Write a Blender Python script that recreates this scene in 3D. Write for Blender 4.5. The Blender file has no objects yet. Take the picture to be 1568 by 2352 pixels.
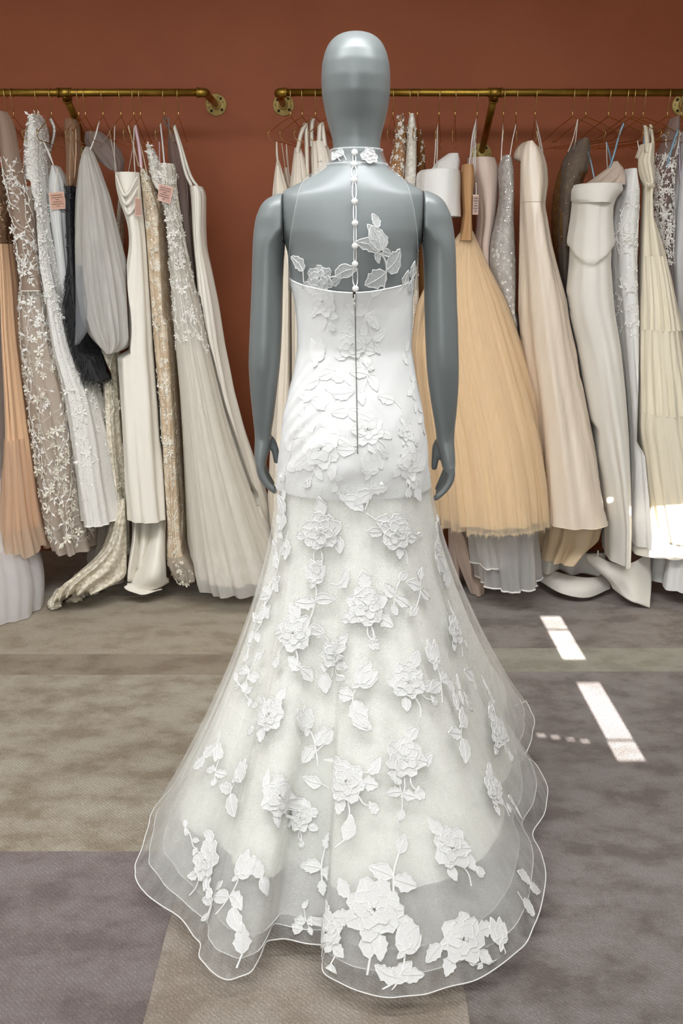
import bpy, math, random
import numpy as np
from mathutils import Vector
from mathutils.bvhtree import BVHTree

# ------------------------------------------------------------------ camera, world, lights
F = 35 / 36 * 2352
H = 1.38
TH = math.radians(15.0)
CT, ST = math.cos(TH), math.sin(TH)
scene = bpy.context.scene
COL = scene.collection

cam_d = bpy.data.cameras.new('camera')
cam_d.sensor_fit = 'VERTICAL'; cam_d.sensor_height = 36; cam_d.lens = 35
cam_d.clip_start = .05
cam = bpy.data.objects.new('camera', cam_d); COL.objects.link(cam)
cam.location = (0, 0, H); cam.rotation_euler = (math.radians(90) - TH, 0, 0)
scene.camera = cam

world = bpy.data.worlds.new('sky'); scene.world = world; world.use_nodes = True
bg = world.node_tree.nodes['Background']
bg.inputs[0].default_value = (.62, .75, 1, 1); bg.inputs[1].default_value = 1.0

def light(name, kind, loc, rot, energy, color, **kw):
    d = bpy.data.lights.new(name, kind); d.energy = energy; d.color = color
    for k, v in kw.items(): setattr(d, k, v)
    o = bpy.data.objects.new(name, d); COL.objects.link(o)
    o.location = loc; o.rotation_euler = rot
    return o
SUN_EL = math.radians(20)
light('sun', 'SUN', (0, -6, 5), (math.radians(90) - SUN_EL, 0, 0), 34, (1, .98, .95), angle=math.radians(.12))
# daylight coming through the shaded shop window behind the camera
light('window_daylight', 'AREA', (-.9, -2.32, 1.55), (math.radians(90), 0, 0), 60, (.91, .965, 1),
      shape='RECTANGLE', size=2.7, size_y=1.9)
# the linear ceiling lamps
light('ceiling_lamp_light', 'AREA', (-.25, 1.85, 2.66), (math.radians(20), 0, 0), 44, (.97, .985, 1),
      shape='RECTANGLE', size=3.4, size_y=.42, spread=math.radians(138))
vs = scene.view_settings
vs.view_transform = 'Standard'; vs.look = 'None'; vs.gamma = 1; vs.exposure = 0.15
vs.use_curve_mapping = False
scene.cycles.transparent_max_bounces = 16
scene.cycles.max_bounces = 6

# ------------------------------------------------------------------ measuring helpers
def at(x, y, Y):
    u = (x - 784) / F; v = (1176 - y) / F
    t = Y / (CT + v * ST)
    return np.array((t * u, Y, H + t * (v * CT - ST)))
def fl(x, y, z=0.0):
    u = (x - 784) / F; v = (1176 - y) / F
    t = (z - H) / (v * CT - ST)
    return np.array((t * u, t * (CT + v * ST), z))
def ray(x, y):
    return Vector(((x - 784) / F, CT + (1176 - y) / F * ST, (1176 - y) / F * CT - ST)).normalized()

# ------------------------------------------------------------------ materials
def lin(c):
    c = c.lstrip('#')
    o = []
    for i in (0, 2, 4):
        v = int(c[i:i + 2], 16) / 255
        o.append(v / 12.92 if v <= .04045 else ((v + .055) / 1.055) ** 2.4)
    return (*o, 1)
MATS = {}
def _coords(nt, scale):
    tc = nt.nodes.new('ShaderNodeTexCoord'); mp = nt.nodes.new('ShaderNodeMapping')
    mp.inputs['Scale'].default_value = scale
    nt.links.new(tc.outputs['Object'], mp.inputs['Vector'])
    return mp.outputs['Vector']
def _noise(nt, vec, scale, detail=3):
    n = nt.nodes.new('ShaderNodeTexNoise'); n.inputs['Scale'].default_value = scale
    n.inputs['Detail'].default_value = detail
    nt.links.new(vec, n.inputs['Vector'])
    return n.outputs['Fac']
def _math(nt, op, a, b):
    m = nt.nodes.new('ShaderNodeMath'); m.operation = op
    for i, v in enumerate((a, b)):
        if isinstance(v, (int, float)): m.inputs[i].default_value = v
        else: nt.links.new(v, m.inputs[i])
    return m.outputs[0]
def mat(name, col, rough=.6, metal=0, col2=None, vscale=6, bumps=(), sheen=0, spec=.5, stretch=(1, 1, 1)):
    """principled surface; col2 mixes in by noise; bumps = (scale, distance, stretch)"""
    if name in MATS: return MATS[name]
    m = bpy.data.materials.new(name); m.use_nodes = True; nt = m.node_tree
    b = nt.nodes['Principled BSDF']
    b.inputs['Base Color'].default_value = lin(col)
    b.inputs['Roughness'].default_value = rough; b.inputs['Metallic'].default_value = metal
    b.inputs['Specular IOR Level'].default_value = spec
    b.inputs['Sheen Weight'].default_value = sheen
    if col2:
        f = _noise(nt, _coords(nt, stretch), vscale, 5)
        r = nt.nodes.new('ShaderNodeMapRange')
        r.inputs['From Min'].default_value = .35; r.inputs['From Max'].default_value = .65
        nt.links.new(f, r.inputs['Value'])
        mx = nt.nodes.new('ShaderNodeMix'); mx.data_type = 'RGBA'
        mx.inputs['A'].default_value = lin(col); mx.inputs['B'].default_value = lin(col2)
        nt.links.new(r.outputs[0], mx.inputs['Factor'])
        nt.links.new(mx.outputs['Result'], b.inputs['Base Color'])
    prev = None
    for sc, dist, st in bumps:
        f = _noise(nt, _coords(nt, st), sc, 3)
        bp = nt.nodes.new('ShaderNodeBump'); bp.inputs['Strength'].default_value = 1
        bp.inputs['Distance'].default_value = dist
        nt.links.new(f, bp.inputs['Height'])
        if prev: nt.links.new(prev, bp.inputs['Normal'])
        prev = bp.outputs[0]
    if prev: nt.links.new(prev, b.inputs['Normal'])
    MATS[name] = m
    return m
def net(name, col, alpha, vary=.25, vscale=30, stretch=(1, 1, .06), trans=.45, mesh=None, zfade=None):
    """sheer net: threads that scatter light, gaps that let it through; denser in streaks"""
    if name in MATS: return MATS[name]
    m = bpy.data.materials.new(name); m.use_nodes = True; nt = m.node_tree
    nt.nodes.remove(nt.nodes['Principled BSDF'])
    out = nt.nodes['Material Output']
    d = nt.nodes.new('ShaderNodeBsdfDiffuse'); d.inputs[0].default_value = lin(col)
    t = nt.nodes.new('ShaderNodeBsdfTranslucent'); t.inputs[0].default_value = lin(col)
    mx = nt.nodes.new('ShaderNodeMixShader'); mx.inputs[0].default_value = trans
    nt.links.new(d.outputs[0], mx.inputs[1]); nt.links.new(t.outputs[0], mx.inputs[2])
    tr = nt.nodes.new('ShaderNodeBsdfTransparent')
    f = _noise(nt, _coords(nt, stretch), vscale, 3)
    a = _math(nt, 'MULTIPLY_ADD', f, vary * 2)
    nt.nodes[-1].inputs[2].default_value = alpha - vary
    if mesh:
        g = _noise(nt, _coords(nt, (1, 1, 1)), mesh, 2)
        g = _math(nt, 'GREATER_THAN', g, .5)
        g = _math(nt, 'MULTIPLY_ADD', g, .5); nt.nodes[-1].inputs[2].default_value = .7
        a = _math(nt, 'MULTIPLY', a, g)
    if zfade:      # the layer thins out upwards
        tc = nt.nodes.new('ShaderNodeTexCoord'); sx = nt.nodes.new('ShaderNodeSeparateXYZ'); mr = nt.nodes.new('ShaderNodeMapRange')
        nt.links.new(tc.outputs['Object'], sx.inputs[0]); nt.links.new(sx.outputs['Z'], mr.inputs['Value'])
        mr.inputs['From Min'].default_value = zfade[0]; mr.inputs['From Max'].default_value = zfade[1]
        a = _math(nt, 'MULTIPLY', a, mr.outputs[0])
    cl = nt.nodes.new('ShaderNodeClamp'); nt.links.new(a, cl.inputs[0])
    ms = nt.nodes.new('ShaderNodeMixShader')
    nt.links.new(cl.outputs[0], ms.inputs[0])
    nt.links.new(tr.outputs[0], ms.inputs[1]); nt.links.new(mx.outputs[0], ms.inputs[2])
    nt.links.new(ms.outputs[0], out.inputs[0])
    MATS[name] = m
    return m
V3 = (1, 1, .08)      # vertical drape streaks
def satin(name, col, rough=.42):
    return mat(name, col, rough, bumps=((9, .014, V3), (7, .016, (1, 1, .35)), (26, .003, (1, 1, .5))), sheen=.15, spec=.4)
def crepe(name, col):
    return mat(name, col, .7, bumps=((8, .008, V3), (900, .0003, (1, 1, 1))), sheen=.25, spec=.25)

# ------------------------------------------------------------------ mesh helpers
ORIG = {}
def origin(o):
    return ORIG.get(o.name, np.zeros(3)) if o else np.zeros(3)
def make(name, V, Fc, mats, parent=None, smooth=True, midx=None, loc=None):
    V = np.asarray(V, float).reshape(-1, 3)
    base = origin(parent) if parent else (np.zeros(3) if loc is None else np.asarray(loc, float))
    me = bpy.data.meshes.new(name)
    Fc = Fc.tolist() if isinstance(Fc, np.ndarray) else Fc
    me.from_pydata((V - base).tolist(), [], Fc)
    if not isinstance(mats, (list, tuple)): mats = [mats]
    for m in mats: me.materials.append(m)
    if midx is not None: me.polygons.foreach_set('material_index', np.asarray(midx, dtype=np.int32))
    if smooth: me.shade_smooth()
    me.update()
    o = bpy.data.objects.new(name, me); COL.objects.link(o)
    if parent: o.parent = parent
    else: o.location = base
    ORIG[o.name] = base
    return o
def thing(name, label, cat, loc=(0, 0, 0), group=None):
    o = bpy.data.objects.new(name, None); COL.objects.link(o)
    o.empty_display_size = .05
    o.location = loc; ORIG[o.name] = np.asarray(loc, float)
    return tag(o, label, cat, group)
def tag(o, label=None, cat=None, group=None, kind=None):
    if label: o['label'] = label
    if cat: o['category'] = cat
    if group: o['group'] = group
    if kind: o['kind'] = kind
    return o
def gfaces(nr, nc, closed=True, off=0):
    i = np.arange(nr - 1)[:, None]; j = np.arange(nc if closed else nc - 1)[None, :]
    j2 = (j + 1) % nc
    a = i * nc + j; b = i * nc + j2; c = (i + 1) * nc + j2; d = (i + 1) * nc + j
    return np.stack([a, b, c, d], -1).reshape(-1, 4) + off
class MB:
    def __init__(s): s.V = []; s.F = []; s.M = []; s.n = 0
    def add(s, V, Fc, m=0):
        V = np.asarray(V, float).reshape(-1, 3)
        for f in Fc: s.F.append([int(k) + s.n for k in f])
        s.M += [m] * len(Fc)
        s.V.append(V); s.n += len(V)
    def box(s, lo, hi, m=0):
        x0, y0, z0 = lo; x1, y1, z1 = hi
        s.add([(x0, y0, z0), (x1, y0, z0), (x1, y1, z0), (x0, y1, z0), (x0, y0, z1), (x1, y0, z1), (x1, y1, z1), (x0, y1, z1)],
              [(0, 3, 2, 1), (4, 5, 6, 7), (0, 1, 5, 4), (1, 2, 6, 5), (2, 3, 7, 6), (3, 0, 4, 7)], m)
    def tube(s, P, r, seg=8, m=0, closed=False, cap=True):
        V, Fc = tube_geo(P, r, seg, closed, cap); s.add(V, Fc, m)
    def build(s, name, mats, parent=None, smooth=True, loc=None):
        return make(name, np.concatenate(s.V), s.F, mats, parent, smooth, s.M, loc)
def tube_geo(P, r, seg=8, closed=False, cap=True):
    P = np.asarray(P, float); n = len(P)
    r = np.broadcast_to(np.asarray(r, float), (n,))
    if closed: T = np.roll(P, -1, 0) - np.roll(P, 1, 0)
    else: T = np.gradient(P, axis=0)
    T /= np.maximum(np.linalg.norm(T, axis=1, keepdims=True), 1e-9)
    a = np.array((0, 0, 1.)) if abs(T[0][2]) < .9 else np.array((1., 0, 0))
    N = np.cross(T[0], a); N /= np.linalg.norm(N)
    V = []
    ph = np.linspace(0, 2 * math.pi, seg, endpoint=False)
    for i in range(n):
        N = N - T[i] * N.dot(T[i]); N /= max(np.linalg.norm(N), 1e-9)
        B = np.cross(T[i], N)
        V.append(P[i] + r[i] * (np.cos(ph)[:, None] * N + np.sin(ph)[:, None] * B))
    V = np.concatenate(V)
    if closed:
        Fc = gfaces(n, seg).tolist()
        for j in range(seg):
            Fc.append([(n - 1) * seg + j, (n - 1) * seg + (j + 1) % seg, (j + 1) % seg, j])
    else:
        Fc = gfaces(n, seg).tolist()
        if cap: Fc += [list(range(seg))[::-1], [(n - 1) * seg + j for j in range(seg)]]
    return V, Fc
def smooth_rows(tab, ys, w=0):
    tab = np.asarray(tab, float)
    out = np.stack([np.interp(ys, tab[:, 0], tab[:, k]) for k in range(1, tab.shape[1])], 1)
    if w:
        k = np.hanning(2 * w + 3)[1:-1]; k /= k.sum()
        for c in range(out.shape[1]):
            a = out[:, c]
            p = np.concatenate([2 * a[0] - a[1:w + 1][::-1], a, 2 * a[-1] - a[-w - 1:-1][::-1]])
            out[:, c] = np.convolve(p, k, 'valid')
    return out
def spline(P, n=40):
    """Catmull-Rom through P"""
    P = np.asarray(P, float)
    if len(P) < 3: return np.array([P[0] + (P[-1] - P[0]) * t for t in np.linspace(0, 1, n)])
    Q = np.vstack([2 * P[0] - P[1], P, 2 * P[-1] - P[-2]])
    out = []
    for t in np.linspace(0, len(P) - 1 - 1e-6, n):
        i = int(t); f = t - i
        a, b, c, d = Q[i:i + 4]
        out.append(.5 * (2 * b + (c - a) * f + (2 * a - 5 * b + 4 * c - d) * f * f + (3 * b - a - 3 * c + d) * f ** 3))
    return np.array(out)
def flat_text(s, size, mat_, parent, pos, right, up):
    cu = bpy.data.curves.new('letters', 'FONT'); cu.body = s; cu.size = size
    cu.align_x = 'CENTER'; cu.align_y = 'CENTER'; cu.extrude = .0003
    o = bpy.data.objects.new('letters', cu); COL.objects.link(o)
    dg = bpy.context.evaluated_depsgraph_get()
    me = bpy.data.meshes.new_from_object(o.evaluated_get(dg))
    bpy.data.objects.remove(o); bpy.data.curves.remove(cu)
    right = np.asarray(right, float); up = np.asarray(up, float); nrm = np.cross(right, up)
    V = np.array([v.co[:] for v in me.vertices]); Fc = [list(p.vertices) for p in me.polygons]
    bpy.data.meshes.remove(me)
    W = np.asarray(pos) + V[:, :1] * right + V[:, 1:2] * up + V[:, 2:3] * nrm
    return make('lettering', W, Fc, mat_, parent, smooth=False)

# ------------------------------------------------------------------ shared materials
M_wall = mat('terracotta paint', '#9e5836', .6, col2='#955030', vscale=2.2, bumps=((260, .0006, (1, 1, 1)),), spec=.3)
M_white = mat('white plaster', '#e6e2da', .85)
M_dark = mat('dark void', '#1c1712', .8)
M_brass = mat('aged brass', '#a98a3e', .40, 1, col2='#957633', vscale=30, bumps=((70, .0006, (1, 1, 1)),))
M_flange = mat('pale cast brass', '#c4ae70', .5, .45, col2='#ae9655', vscale=40, bumps=((120, .0006, (1, 1, 1)),))
M_wire = mat('polished brass wire', '#d9b878', .14, 1)
M_mann = mat('matt grey-blue mannequin lacquer', '#757b7b', .36, spec=.58, bumps=((700, .00012, (1, 1, 1)),))
M_screw = mat('dark steel screw', '#3a352c', .5, .6)

# ------------------------------------------------------------------ room
def structure(name, lo, hi, m, parent=None):
    b = MB(); b.box(lo, hi)
    o = b.build(name, m, parent, smooth=False)
    if not parent: tag(o, kind='structure')
    return o
WY = 4.45
structure('wall_back', (-2.8, WY, -.02), (2.8, WY + .12, 2.75), M_wall)
structure('wall_left', (-2.92, -2.5, -.02), (-2.8, WY + .12, 2.75), M_white)
structure('wall_right', (2.8, -2.5, -.02), (2.92, WY + .12, 2.75), M_white)
structure('ceiling', (-2.92, -2.62, 2.75), (2.92, WY + .12, 2.85), M_white)
# shop-window wall behind the camera: unseen openings added and cut to shape the sun patches inside
def wall_with_holes(name, x0, x1, z0, z1, y0, y1, holes, m):
    xs = sorted({x0, x1, *[h[0] for h in holes], *[h[1] for h in holes]})
    zs = sorted({z0, z1, *[h[2] for h in holes], *[h[3] for h in holes]})
    b = MB()
    for i in range(len(xs) - 1):
        for k in range(len(zs) - 1):
            cx = (xs[i] + xs[i + 1]) / 2; cz = (zs[k] + zs[k + 1]) / 2
            if any(h[0] < cx < h[1] and h[2] < cz < h[3] for h in holes): continue
            b.box((xs[i], y0, zs[k]), (xs[i + 1], y1, zs[k + 1]))
    return tag(b.build(name, m, smooth=False), kind='structure')
te = math.tan(SUN_EL)
def zb(y, z=0): return (y + 2.5) * te + z
HOLES = [(.765, .842, zb(2.49), zb(2.60)), (.768, .842, zb(2.615), zb(3.0)),
         (.765, .842, zb(3.19), zb(3.455)), (.765, .842, zb(3.47), zb(3.60)),
         (1.215, 1.75, zb(3.68, .22), zb(3.68, .42)), (1.035, 1.05, zb(3.7, .435), zb(3.7, .455)), (1.105, 1.122, zb(3.72, .37), zb(3.72, .40)), (1.118, 1.128, zb(3.72, .34), zb(3.72, .355))]
for k in range(4):
    HOLES.append((.57 + .04 * k, .593 + .04 * k, zb(2.63 - .012 * k), zb(2.645 - .012 * k)))
wall_with_holes('wall_front', -2.8, 2.8, -.02, 2.75, -2.505, -2.5, HOLES, M_white)
b = MB(); b.box((-2.27, -2.40, .55), (.47, -2.36, 2.55))
shade = tag(b.build('window_1', mat('white roller shade', '#f2efe6', .9), smooth=False), kind='structure')
b = MB()
for lo, hi in (((-2.32, -2.44, .5), (.52, -2.34, .55)), ((-2.32, -2.44, 2.55), (.52, -2.34, 2.6)),
               ((-2.32, -2.44, .55), (-2.27, -2.34, 2.55)), ((.47, -2.44, .55), (.52, -2.34, 2.55))): b.box(lo, hi)
b.build('window_frame', mat('white painted wood', '#ece8df', .5), shade, smooth=False)
for xx in (-1.05, .55):
    b = MB(); b.box((xx - .8, 1.79, 2.69), (xx + .8, 1.91, 2.75))
    o = b.build('ceiling_lamp', M_white, None, False)
    tag(o, ('long white linear ceiling lamp over the left rail' if xx < 0 else 'long white linear ceiling lamp over the right rail'), 'lamp')

# floor: a patchwork carpet whose fields are laid side by side
def carpet(name, c1, c2, c3, seedoff):
    m = bpy.data.materials.new(name); m.use_nodes = True; nt = m.node_tree
    b = nt.nodes['Principled BSDF']; b.inputs['Roughness'].default_value = .95
    b.inputs['Specular IOR Level'].default_value = .15; b.inputs['Sheen Weight'].default_value = .2
    v = _coords(nt, (.95, 1.35, 1))
    mp = nt.nodes[-1]; mp.inputs['Location'].default_value = (seedoff, seedoff * 1.7, 0)
    f = _noise(nt, v, 6.5, 10); nt.nodes[-1].inputs['Roughness'].default_value = .62
    rp = nt.nodes.new('ShaderNodeValToRGB')
    e = rp.color_ramp.elements
    e[0].position = .40; e[0].color = lin(c3); e[1].position = .59; e[1].color = lin(c2)
    k = e.new(.49); k.color = lin(c1)
    nt.links.new(f, rp.inputs[0])
    v2 = _coords(nt, (1, 1, 1))
    w = nt.nodes.new('ShaderNodeTexWave'); w.wave_type = 'BANDS'; w.bands_direction = 'DIAGONAL'
    w.inputs['Scale'].default_value = 55; w.inputs['Distortion'].default_value = 5
    w.inputs['Detail'].default_value = 2; w.inputs['Detail Scale'].default_value = 3
    nt.links.new(v2, w.inputs['Vector'])
    fn = _noise(nt, v2, 420, 2)
    mixf = _math(nt, 'MULTIPLY_ADD', w.outputs['Fac'], .17); nt.nodes[-1].inputs[2].default_value = .80
    mix2 = _math(nt, 'MULTIPLY_ADD', fn, .34); nt.nodes[-1].inputs[2].default_value = -.09
    tot = _math(nt, 'ADD', mixf, mix2)
    mu = nt.nodes.new('ShaderNodeMix'); mu.data_type = 'RGBA'; mu.blend_type = 'MULTIPLY'
    mu.inputs['Factor'].default_value = 1
    nt.links.new(rp.outputs[0], mu.inputs['A']); nt.links.new(tot, mu.inputs['B'])
    nt.links.new(mu.outputs['Result'], b.inputs['Base Color'])
    hs = _math(nt, 'ADD', w.outputs['Fac'], fn)
    bp = nt.nodes.new('ShaderNodeBump'); bp.inputs['Distance'].default_value = .002
    nt.links.new(hs, bp.inputs['Height']); nt.links.new(bp.outputs[0], b.inputs['Normal'])
    return m
floor = structure('floor', (-2.92, -2.62, -.06), (2.92, WY + .12, -.012), mat('underlay', '#6f665c', .9))
PATCH = [  # x0 x1 y0 y1 colours
    (-2.8, .1, 2.06, 3.058, '#a79b88', '#b3aa99', '#948671', 1.0),
    (-2.8, .1, 3.058, 3.233, '#93836e', '#9c8d78', '#84735d', 2.3),
    (-2.8, .1, 3.233, 3.823, '#ab9d87', '#b1a592', '#9c8d76', 3.1),
    (-2.8, .1, 3.823, 4.45, '#a49a8b', '#aca395', '#968a79', 4.4),
    (.1, 2.8, 3.287, 4.45, '#8b8179', '#968d87', '#756a63', 5.2),
    (.1, 2.8, 3.085, 3.287, '#a19c8d', '#a8a396', '#958f7f', 6.7),
    (.236, 2.8, -2.5, 3.085, '#877d78', '#928985', '#736863', 7.9),
    (.1, .236, 2.06, 3.085, '#a79b88', '#b3aa99', '#948671', 1.0),
    (-.365, .236, -2.5, 2.06, '#a79a8d', '#afa397', '#9a8c7e', 8.5),
    (-2.8, -.365, -2.5, 2.06, '#867976', '#8f8481', '#776a67', 9.6)]
for i, (x0, x1, y0, y1, a, c, d, sd) in enumerate(PATCH):
    b = MB(); b.box((x0, y0, -.012), (x1, y1, -.0012 * (i % 3) * .5))
    b.build('carpet_field', carpet('carpet wool %d' % i, a, c, d, sd), floor, smooth=False)

# ------------------------------------------------------------------ rails
RY, RZ, RR = 4.10, 1.945, .0138
def arc(c, a0, a1, r, ux, uy, n=10):
    return [np.array(c) + r * (math.cos(t) * np.array(ux) + math.sin(t) * np.array(uy)) for t in np.linspace(a0, a1, n)]
def flange(root, x, z, letters):
    b = MB(); R = .044
    prof = [(.0, .030), (.0155, .030), (.018, .028), (.0185, .012), (.022, .009), (R - .003, .0075), (R, .005), (R, 0)]
    n = 40; V = []
    for r, d in prof:
        for k in range(n):
            t = 2 * math.pi * k / n
            V.append((x + r * math.cos(t), WY - d, z + r * math.sin(t)))
    b.add(V, gfaces(len(prof), n).tolist())
    f = b.build('flange', M_flange, root)
    for k in range(4):
        t = math.radians(50 + 90 * k)
        s = MB(); px, pz = x + .031 * math.cos(t), z + .031 * math.sin(t)
        s.tube([(px, WY - .004, pz), (px, WY - .0098, pz)], .0055, 12)
        s.build('screw', M_screw, f)
    for ch, deg in letters:
        t = math.radians(deg)
        flat_text(ch, .0125, M_screw, f, (x + .031 * math.cos(t), WY - .0092, z + .031 * math.sin(t)),
                  (math.sin(t), 0, -math.cos(t)), (math.cos(t), 0, math.sin(t)))
    return f
def rail(label, x0, x1, tee_x, e0, e1, letters):
    root = thing('clothes_rail', label, 'clothes rail', ((x0 + x1) / 2, RY, RZ))
    b = MB(); b.tube([(x0 + .02, RY, RZ), (x1 - .02, RY, RZ)], RR, 20); b.build('pipe', M_brass, root)
    for e, x, sgn in ((e0, x0, 1), (e1, x1, -1)):
        if not e: continue
        b = MB()
        pts = [(x + sgn * .026, RY, RZ), (x + sgn * .020, RY, RZ)] + \
              arc((x + sgn * .018, RY + .018, RZ), -math.pi / 2, -math.pi, .018, (sgn, 0, 0), (0, 1, 0)) + \
              [(x, RY + .030, RZ)]
        b.tube(pts, RR + .003, 20)
        for q in (x + sgn * .024, x + sgn * .029): b.tube([(q - .003, RY, RZ), (q + .003, RY, RZ)], RR + .0048, 20)
        b.build('elbow', M_brass, root)
        b = MB(); b.tube([(x, RY + .02, RZ), (x, WY - .02, RZ)], RR, 18); b.build('wall_arm', M_brass, root)
        flange(root, x, RZ, letters)
    b = MB(); b.tube([(tee_x - .025, RY, RZ), (tee_x + .025, RY, RZ)], RR + .0032, 20)
    for q in (tee_x - .024, tee_x + .024): b.tube([(q - .003, RY, RZ), (q + .003, RY, RZ)], RR + .0048, 20)
    d = np.array((0, .35, -.195)); d /= np.linalg.norm(d); c = np.array((tee_x, RY, RZ))
    b.tube([c, c + d * .04], RR + .0032, 20); b.tube([c + d * .038, c + d * .046], RR + .0048, 20)
    b.build('tee', M_brass, root)
    b = MB(); b.tube([c + d * .02, (tee_x, WY - .005, RZ - .193)], RR, 18); b.build('brace', M_brass, root)
    flange(root, tee_x, RZ - .193, letters)
    return root
rail('aged brass pipe clothes rail carrying the black feathered dress', -1.72, -.522, at(148, 213, RY)[0], True, True,
     (('6', 75), ('M', 165), ('C', 200), ('G', 20)))
rail('long aged brass pipe clothes rail behind the mannequin head', -.242, 1.42, at(1137, 211, RY)[0], True, True,
     (('C', 150), ('M', 180), ('6', 75), ('C', 355), ('M', 330)))

# ------------------------------------------------------------------ hangers
FRAMES = {}
def hanger(px, yaw, label, drop=.0, half=.2):
    x = at(px, 213, RY)[0]
    root = thing('wire_hanger', label, 'hanger', (x, RY, RZ))
    a = math.radians(yaw)
    ax = np.array((math.sin(a), -math.cos(a), 0))          # towards the near shoulder
    c = np.array((x, RY, RZ)); up = np.array((0, 0, 1.))
    r = .0205; hc = c - up * (r - .0017 - RR + .0002)      # the wire's inside rests on the crown of the pipe
    tw = np.array((0, -1., 0))
    hook = [hc + r * (math.cos(t) * -tw + math.sin(t) * up) for t in np.linspace(-.75, math.pi - .3, 16)]
    neck = c - up * .086
    hook += [c + tw * .0165 - up * .022, c + tw * .005 - up * .05, neck + up * .02, neck]
    b = MB(); b.tube(spline(hook, 44), .0017, 7); b.build('hook', M_wire, root)
    P = [neck]
    N = neck; near = N + ax * half - up * .075; far = N - ax * half - up * .075
    def side(s):
        e = N + s * ax * half - up * .075
        return [N + s * ax * half * .5 - up * .034, e, e + s * ax * .012 + up * .008, e + s * ax * .018 - up * .004,
                e + s * ax * .013 - up * .02, e - s * ax * .012 - up * .028]
    s1, s2 = side(1), side(-1)
    loop = [N] + s1 + s2[::-1]
    FRAMES[px] = dict(near=s1[3], far=s2[3], pts=np.array([p + (q - p) * t for p, q in zip(loop, loop[1:] + loop[:1]) for t in np.linspace(0, 1, 9)[:-1]]), root=root)
    pts = []
    Q = loop + [N]
    for i in range(len(Q) - 1):
        for t in np.linspace(0, 1, 6, endpoint=False): pts.append(Q[i] + (Q[i + 1] - Q[i]) * t)
    b = MB(); b.tube(pts, .0016, 7, closed=True); b.build('shoulder_frame', M_wire, root)
    b = MB(); b.tube([neck - up * .004, neck + up * .026], .0024, 8); b.build('neck_sleeve', M_wire, root)
    return root

# ------------------------------------------------------------------ gowns on the rails
def drape(rows, Y=(4.06, 4.02), ry=(.1, .2), folds=(12, .002, .012), seed=1, n=120, M=72, w=4, phase=None, bottom=None):
    """horizontal rings; rows = (image y, left, right[, Y, ry])"""
    rng = np.random.RandomState(seed)
    R = []
    y0, y1 = rows[0][0], rows[-1][0]
    for r in rows:
        t = (r[0] - y0) / max(y1 - y0, 1)
        yy = r[3] if len(r) > 3 else Y[0] + (Y[1] - Y[0]) * t
        rr = r[4] if len(r) > 4 else ry[0] + (ry[1] - ry[0]) * t
        R.append((r[0], r[1], r[2], yy, rr))
    ys = np.linspace(y0, y1, M)
    T = smooth_rows(R, ys, w)
    ph = np.linspace(0, 2 * math.pi, n, endpoint=False)
    V = np.zeros((M, n, 3))
    k1, a0, a1 = folds
    k1 = 2 * round(k1 / 2)
    pk = rng.rand(6) * 6.28; wob = rng.rand(6) * .9
    for i in range(M):
        t = i / (M - 1)
        xl, xr, yy, rr = T[i]
        yr = yy - .4 * rr
        A = at(xl, ys[i], yr); B = at(xr, ys[i], yr)
        rx = max((B[0] - A[0]) / 2, .002); cx = (A[0] + B[0]) / 2
        amp = min(1.2 * a0 + (1.5 * a1 - a0) * t ** 1.1, .36 * rx)
        ka, kb = 2 * round(k1 * .85), round(k1 * 2.9)
        rd = lambda a: np.sqrt(np.cos(a) ** 2 + .02) * 2.4 - 1.4          # round crests, tight valleys
        f = (rd(k1 / 2 * ph + pk[0] + wob[0] * math.sin(3 * t + pk[1])) * (1 + .5 * np.sin(2 * ph + pk[3]))
             + .6 * rd(ka / 2 * ph + pk[2] + wob[1] * math.sin(4 * t + pk[3])) * (1 + .6 * np.sin(3 * ph + pk[5] + t))
             + .35 * np.cos(kb * ph + pk[4] + wob[2] * math.sin(5 * t + pk[5]))) / 1.9
        nx = np.cos(ph) / rx; ny = np.sin(ph) / rr
        L = np.sqrt(nx * nx + ny * ny)
        V[i, :, 0] = cx + rx * np.cos(ph) + amp * (f - .3) * nx / L
        V[i, :, 1] = np.minimum(yy + rr * np.sin(ph) + amp * (f - .3) * ny / L, WY - .012)
        V[i, :, 2] = max(A[2], .004)
        if bottom is not None and i > M - 12:
            V[i, :, 2] += bottom(ph) * (i - (M - 12)) / 11
    V[:, :, 2] = np.maximum(V[:, :, 2], .004)
    return V
SOLID = {}
def cloth(name, V, m, parent):
    o = make(name, V, gfaces(V.shape[0], V.shape[1]), m, parent)
    SOLID.setdefault(parent.name, []).append(o)
    return o
class Surf:
    """a drape that small things can be set on"""
    def __init__(s, V): s.V = V
    def p(s, v, ph):
        M, n = s.V.shape[:2]
        a = min(max(v, 0), .9999) * (M - 1); c = (ph / (2 * math.pi) % 1) * n
        i = int(a); j = int(c) % n; fi = a - i; fj = c - int(c); j2 = (j + 1) % n; i2 = min(i + 1, M - 1)
        q = s.V[i, j] * (1 - fi) * (1 - fj) + s.V[i2, j] * fi * (1 - fj) + s.V[i, j2] * (1 - fi) * fj + s.V[i2, j2] * fi * fj
        T = s.V[i, (j + 2) % n] - s.V[i, (j - 1) % n]
        D = s.V[min(i + 2, M - 1), j] - s.V[max(i - 1, 0), j]
        N = np.cross(D, T); N /= max(np.linalg.norm(N), 1e-9)
        ctr = s.V[i].mean(0)
        if N.dot(q - ctr) < 0: N = -N
        T = T / max(np.linalg.norm(T), 1e-9)
        return q, N, T
PI = math.pi
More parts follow.
